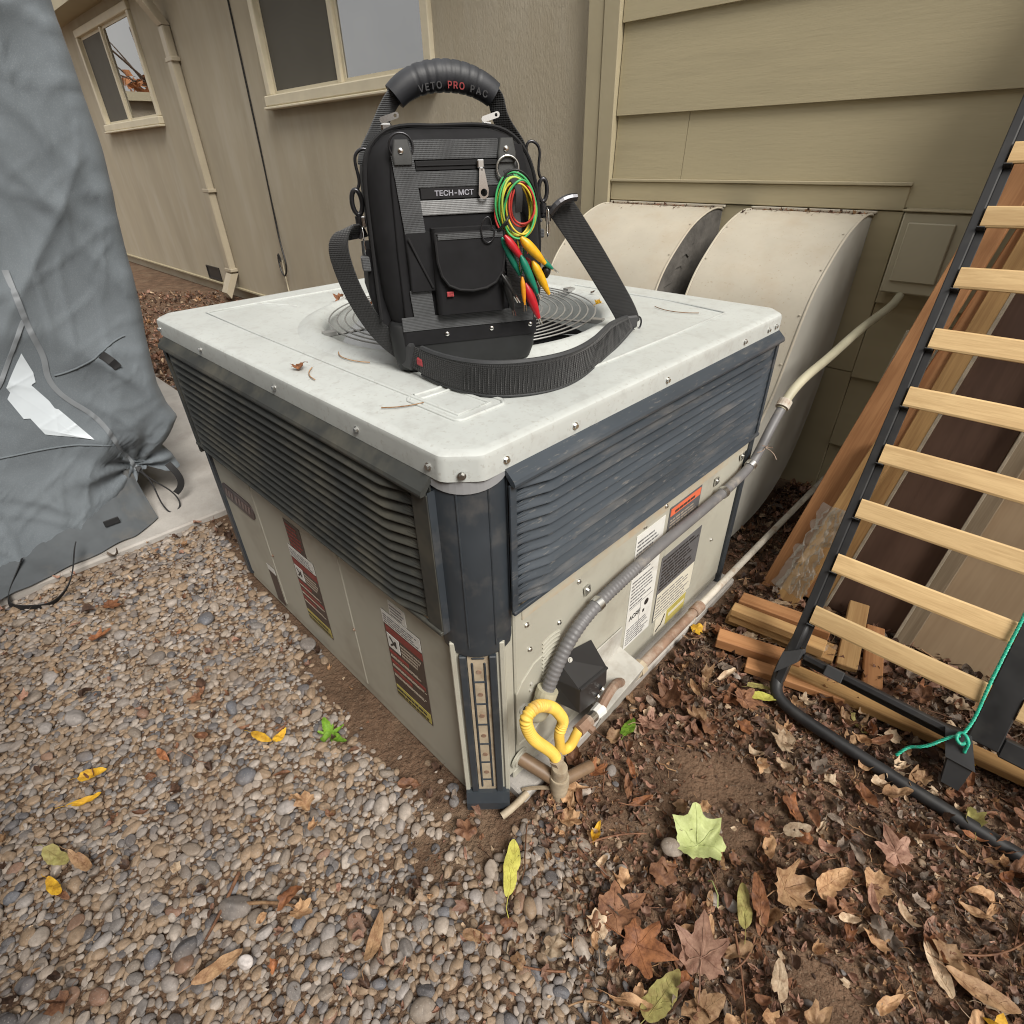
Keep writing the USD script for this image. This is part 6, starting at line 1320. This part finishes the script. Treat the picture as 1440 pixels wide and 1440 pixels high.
def litter_w(x, y):
    n = meshkit.fbm(np.stack([x * 3.3, y * 3.3, 0 * x], -1), 3, 61) - .5
    right = np.clip((x * .50 + y * .87 - .09 + .25 * n) / .16, 0, 1)
    bare = np.maximum.reduce([np.exp(-(((x - .40) / .13) ** 2 + ((y - .52) / .10) ** 2)), np.exp(-(((x - .78) / .10) ** 2 + ((y - .22) / .07) ** 2)), .8 * np.exp(-(((x - .50) / .07) ** 2 + ((y - .40) / .05) ** 2))])
    w = right * np.clip(.92 - 1.35 * bare + 2.0 * n, .05, 1)
    w = np.maximum(w, .10 * np.clip(1 + 3 * n, 0, 1) * (x < .5) * (y < 0))
    w = np.maximum(w, .9 * ((x < -1.5) & (y > .5)) * np.clip(1 + 2 * n, .35, 1)); w = np.maximum(w, .30 * ((x < -1.46) & (y > .02) & (y <= .5)))
    return np.where((y > 2.28), 0, w)
# the leaves one can name
NAMED = [('maple', 'mint', .436, .300, .095, 2.3, .15, 'large pale green lobed leaf on the brown litter', .40), ('lance', 'lime', .145, -.060, .066, 2.20, .05, 'long yellow-green leaf with a dark spot on pebbles', .03),
         ('ovate', 'green', .128, .455, .045, 1.9, .5, 'bright green leaf beside the yellow hose', .2), ('sycamore', 'brown', .375, .035, .085, 1.2, .1, 'upper of two overlapping reddish brown lobed leaves at the gravel edge', .25), ('sycamore', 'rust', .445, .02, .085, .4, .12, 'lower of two overlapping reddish brown lobed leaves at the gravel edge', .2),
         ('sycamore', 'mauve', .555, .095, .09, 2.0, .1, 'mauve brown lobed leaf below the pale green leaf', .2), ('sycamore', 'tan', .63, .345, .085, 1.0, .35, 'pinkish tan lobed leaf standing up in the dirt', .45), ('sycamore', 'brown', .17, .62, .075, 2.6, .35, 'big curled brown leaf below the rusty pipe', .5),
         ('sycamore', 'mauve', .165, .50, .075, 1.0, .3, 'folded brown leaf right of the bright green leaf', .45), ('sycamore', 'brown', .33, .78, .075, .6, .25, 'flat orange-brown leaf below the reddish offcut', .3), ('ovate', 'olive', .345, .86, .04, .8, .3, 'upper of two olive leaves near the offcuts', .2), ('ovate', 'lime', .37, .83, .04, .3, .25, 'lower of two olive leaves near the offcuts', .2),
         ('sycamore', 'rust', .135, .27, .05, 1.2, .35, 'orange-brown curled leaf right of the drain post', .5), ('ovate', 'tan', .70, .43, .055, 1.2, .3, 'golden tan curled leaf in the dirt at right', .5), ('ovate', 'tan', .60, .02, .05, 1.1, .2, 'broad tan leaf at the bottom edge of the litter', .2), ('ovate', 'olive', .53, -.02, .055, 1.5, .15, 'olive yellow leaf left of the broad tan leaf', .15),
         ('lance', 'yellow', -.64, -.32, .038, .4, .2, 'left of the yellow leaf pair near the unit', .3), ('ovate', 'yellow', -.60, -.28, .026, 2.0, .3, 'right of the yellow leaf pair near the unit', .3), ('ovate', 'yellow', -.875, -.70, .034, 1.2, .3, 'upper yellow leaf on the left gravel', .35), ('lance', 'yellow', -.80, -.735, .042, 1.2, .15, 'slender yellow leaf on the left gravel', .2),
         ('lance', 'tan', -.63, -.78, .045, .3, .2, 'tan leaf between two yellow leaves at the left edge', .3), ('lance', 'yellow', -.61, -.84, .040, .2, .2, 'yellow leaf lying below the olive one at the left edge', .2), ('ovate', 'olive', -.69, -.82, .040, .4, .2, 'olive leaf at the left edge of the gravel', .2), ('lance', 'tan', .03, -.37, .050, 2.2, .1, 'long tan leaf standing out on the grey pebbles', .2), ('ovate', 'tan', .18, -.215, .026, .6, .2, 'small cream leaf on the pebbles below the long tan leaf', .3),
         ('lance', 'tan', -.17, -.63, .05, 1.4, .1, 'thin tan leaf beside a white stone', .15), ('sycamore', 'tan', -.14, -.46, .042, .5, .2, 'mustard tan broken leaf on the pebbles', .3), ('lance', 'olive', .58, .245, .055, 2.0, .2, 'slim olive leaf beside a reddish one', .2), ('lance', 'rust', .60, .27, .06, 2.1, .2, 'reddish leaf with a yellow tip', .3),
         ('sycamore', 'mauve', .79, .60, .065, 2.4, .4, 'mauve brown leaf on edge before the bent tube', .4), ('ovate', 'pale', .60, .50, .035, .9, .1, 'pale tan leaf alone on dark dirt', .15), ('lance', 'pale', .92, .41, .055, 2.2, .2, 'cream curled leaf at the right edge', .4), ('lance', 'tan', .99, .43, .065, .2, .1, 'long tan leaf at the right edge', .2), ('ovate', 'pale', .69, .17, .035, 2.0, .3, 'pale leaf near the bare dirt', .3),
         ('sycamore', 'pale', .47, .90, .05, 1.1, .5, 'pinkish pale leaf inside the bent tube corner', .5), ('sycamore', 'pale', .48, .70, .06, 2.0, .6, 'pale mauve leaf leaning on the bent tube', .4), ('sycamore', 'rust', -1.62, -.47, .055, 1.0, .2, 'upper rusty leaf on gravel near the slab', .3), ('sycamore', 'rust', -1.47, -.55, .055, 1.6, .2, 'lower rusty leaf on gravel near the slab', .3)]
for i, (k, c, x, y, s, yw, ti, lab, cu) in enumerate(NAMED):
    nl = len([w for w in lab.split()]); place_leaf(k, c, x, y, s, yw, ti, .027 if litter_w(np.array([x]), np.array([y]))[0] > .25 else .030, lab, None, 300 + i, curl=cu, fold=cu * .6, crumple=.08 + cu * .4, veins=True, rings=(.0, .25, .5, .75, 1.0))
# leaf bits on the lid and grille
for x, y, c, s, lab in ((-.595, .040, 'rust', .030, 'small rusty curled leaf scrap near the left lid edge'), (-1.13, .47, 'rust', .030, 'thin brown leaf at the far left of the lid'), (-.905, .42, 'rust', .034, 'brown curled leaf on the left of the fan grille'), (-.40, .90, 'yellow', .020, 'yellow leaf scrap at the right rim of the fan grille'), (-.52, 1.03, 'dark', .016, 'tiny dark leaf at the far rim of the grille')):
    place_leaf('scrap' if s < .02 else 'sycamore', c, x, y, s, x * 7, .3, 0, lab, None, int(abs(x) * 1000), z=H + .004 + (.014 if 'grille' in lab else 0), curl=.6, fold=.4, crumple=.4, name='leaf_scrap')
# thin dry stalks on the lid
for i, (pts, lab) in enumerate((([(-.66, .19), (-.62, .155), (-.56, .15), (-.51, .17)], 'thin curled dry stalk on the lid left of the bag'), ([(-.58, .062), (-.545, .035), (-.50, .025)], 'short dry stalk by the leaf scrap at the left lid edge'), ([(-.26, .03), (-.235, .06), (-.22, .10)], 'tiny dry stalk near the front corner of the lid'), ([(-.30, 1.05), (-.22, 1.03), (-.16, 1.06)], 'thin dry stalk at the far right of the lid'))):
    q = smooth_path([(x, y, H + .004) for x, y in pts], 14); single('dry_stalk', tube(q, .0013, 5), LM['tan'], lab, 'stalk', smooth=True)
# seedling
sd = Thing('seedling', 'small green weed seedling growing through the gravel', 'plant', (-.494, -.175, 0))
for k, (yw, s) in enumerate(((.3, .032), (1.2, .026), (2.9, .030), (3.7, .020), (5.1, .024), (2.1, .018))):
    m = leaf('lance' if k % 2 else 'ovate', s, .5, .5, .25, 70 + k, 24, False); m.apply_translation((s * 1.1, 0, 0)); m.apply_transform(trimesh.transformations.rotation_matrix(-.25 - .25 * (k % 3), [0, 1, 0])); m.apply_transform(trimesh.transformations.rotation_matrix(yw, [0, 0, 1])); m.apply_translation((-.494, -.175, .018))
    sd.part('leaf', m, LM['green'], smooth=True)
sd.part('stem', tube([(-.494, -.175, -.02), (-.494, -.175, .026)], .0025, 6), LM['green'])

kinds = [('maple', .032), ('ovate', .026), ('lance', .030), ('scrap', .024), ('scrap', .018), ('sycamore', .030)]
lprot = []; lcols = ['brown', 'mauve', 'tan', 'dark', 'mauve', 'grey', 'dark', 'pale', 'brown', 'grey']
for k in range(40):
    kd, s = kinds[k % 6]; lprot.append((['brown_leaf', 'leaf_scrap'][kd == 'scrap'], leaf(kd, s, .9, .6, .6, 500 + k, 14, kd != 'scrap', (.0, .5, 1.0)), LM[lcols[k % 10] if k < 30 else ['dark', 'brown', 'mauve'][k % 3]]))
for k in range(6):
    r = np.random.default_rng(900 + k); n = 6; x = np.linspace(-.5, .5, n) * r.uniform(.05, .11); p = np.stack([x, r.normal(0, .003, n), np.full(n, .002)], 1); lprot.append(('twig', tube(p, r.uniform(.0008, .0018), 4, cap=False), LM[['grey', 'brown', 'dark', 'tan', 'grey', 'brown'][k]]))
LXs, LYs, LZ = [], [], []
for cell, dz, keep, reg in ((.0112, -.001, .78, (-.1, 1.5, -1.2, 2.3)), (.021, .002, .75, (-.1, 1.5, -1.2, 2.3)), (.037, .008, .55, (-.1, 1.5, -1.2, 2.3)), (.060, .015, .60, (-.1, 1.5, -1.2, 2.3)), (.036, .020, .8, (.055, .28, .33, 1.6)), (.036, .016, .6, (.38, 1.4, .84, 1.5)), (.026, .0125, .8, (-2.0, .3, -2.0, .0)), (.055, .012, .9, (-12, -6.3, .5, 2.3)), (.09, .02, .8, (-12, -6.3, .5, 2.3)), (.040, .012, .60, (-2.0, .0, -2.0, .0)), (.042, .004, .9, (-6.5, -1.45, .02, 2.3)), (.07, .016, .7, (-6.5, -1.45, .02, 2.3))):
    x, y = scatter(cell, *reg, litter_w, keep); LXs.append(x); LYs.append(y); LZ.append(np.full(len(x), dz))
lx, ly, lz = map(np.concatenate, (LXs, LYs, LZ)); N = len(lx)
gw = gravel_w(lx, ly)
wts = np.array([1.0] * 40 + [1.3] * 6); lidx = gr_.choice(46, N, p=wts / wts.sum())
Q = quat_from(gr_.uniform(0, 2 * PI, N), np.abs(gr_.normal(0, .38, N)), gr_.uniform(0, 2 * PI, N)); sc = gr_.uniform(.55, 1.35, N) * np.where(lz < .0, .34, np.where(lz < .003, .52, np.where(lz > .0126, 1.0, np.where(lz > .0121, .5, .95))))
lz = lz + .012 * (gw > .4); lpos = np.stack([lx, ly, gz(lx, ly) + lz + .002], 1)
psz = np.array([(.034, .026, .030, .022, .016, .026)[k % 6] for k in range(40)] + [0.0] * 6)
_, dist = frust(lx, ly); sz = psz[lidx] * sc / dist * (lz > .003); order = np.argsort(-sz); ind = order[:240]; rest = order[240:]
dn = 420; dxs = np.where(gr_.random(dn) < .5, gr_.uniform(-.575, -.1, dn), gr_.uniform(-1.33, -.73, dn)); dys = 2.262 - np.abs(gr_.normal(0, .045, dn))
dpos = np.stack([dxs, dys, np.interp(dys, [1.9, 2.0, 2.1, 2.18, 2.276], [1.095, 1.165, 1.205, 1.222, 1.215]) + .004], 1)
instancer('duct_debris', lprot, dpos, quat_from(gr_.uniform(0, 6.28, dn), np.abs(gr_.normal(0, .3, dn)), gr_.uniform(0, 6.28, dn)), np.repeat(gr_.uniform(.12, .38, dn)[:, None], 3, 1), gr_.choice(46, dn, p=np.r_[np.full(40, .5 / 40), np.full(6, .5 / 6)]), 'dead grass and leaf crumbs caught along the tops of the ducts', 'debris')
instancer('leaf_litter', lprot, lpos[rest], Q[rest], np.repeat(sc[rest, None], 3, 1), lidx[rest], 'fallen brown leaf crumbs and twigs covering the dirt', 'leaf litter')
icol = ['brown', 'tan', 'rust', 'mauve', 'brown', 'pale', 'tan', 'brown', 'grey', 'tan']
for q, i in enumerate(ind):
    k = int(lidx[i]); onr = lx[i] > -.1 and gravel_w(np.array([lx[i]]), np.array([ly[i]]))[0] < .5
    kd = kinds[k % 6][0]; kd = ['ovate', 'maple', 'lance', 'ovate'][q % 4] if kd == 'scrap' else kd; colr = icol[int(gr_.integers(10))]
    if gr_.random() < .03: colr = 'yellow'
    if gr_.random() < .03: colr = 'olive'
    cw = {'brown': 'brown', 'tan': 'tan', 'rust': 'rusty', 'mauve': 'mauve brown', 'pale': 'pale', 'grey': 'greyish', 'yellow': 'yellow', 'olive': 'olive'}[colr]; sw = {'ovate': 'oval', 'maple': 'lobed', 'lance': 'slender', 'sycamore': 'pointed lobed'}[kd]
    lab = (f"{cw} {sw} leaf {where(lpos[i])}", 'dry leaves on the dirt' if onr else 'dry leaves on the pebbles')
    if lx[i] < -1.45 and ly[i] > .02: lab = (f"{cw} {sw} leaf {where(lpos[i])}", 'leaves along the wall')
    place_leaf(kd, colr, float(lx[i]), float(ly[i]), float(psz[k] * sc[i] * gr_.uniform(.85, 1.2)), gr_.uniform(0, 6.28), abs(gr_.normal(0, .28)), float(lz[i]) + .002, lab[0], lab[1], 2000 + q, n=28, curl=gr_.uniform(.3, 1.1), fold=gr_.uniform(.2, .9), crumple=gr_.uniform(.2, .6))
# twigs one can pick out
for i, pts in enumerate([[(.585, .19), (.63, .13), (.675, .055)], [(.62, .21), (.625, .165), (.615, .13)], [(-.33, -.52), (-.29, -.57), (-.245, -.63)], [(-.27, -.56), (-.22, -.505), (-.165, -.46)], [(.93, .47), (.99, .52), (1.04, .60)], [(.36, -.12), (.30, -.17), (.25, -.20)], [(.47, -.10), (.43, -.12), (.40, -.16)], [(.24, .12), (.29, .20), (.33, .24)]]):
    p = np.array([(x, y, float(gz(np.array([x]), np.array([y]))[0]) + .020) for x, y in pts]); labs = ['long thin twig on the dirt below the tan lobed leaf', 'short twig meeting the long thin one', 'thick brown twig on the left gravel', 'pale split stick on the left gravel', 'leaf stalk at the right edge', 'brown twig on the pebbles at the gravel edge', 'pale twig at the bottom of the gravel edge', 'thin twig in front of the drain post']
    single('twig', tube(smooth_path(p, 14), (.0045 if i in (2, 3) else .0024) * np.linspace(1.1, .7, 14), 6), LM['tan' if i in (3, 6) else 'brown'], labs[i], 'twig', smooth=True)
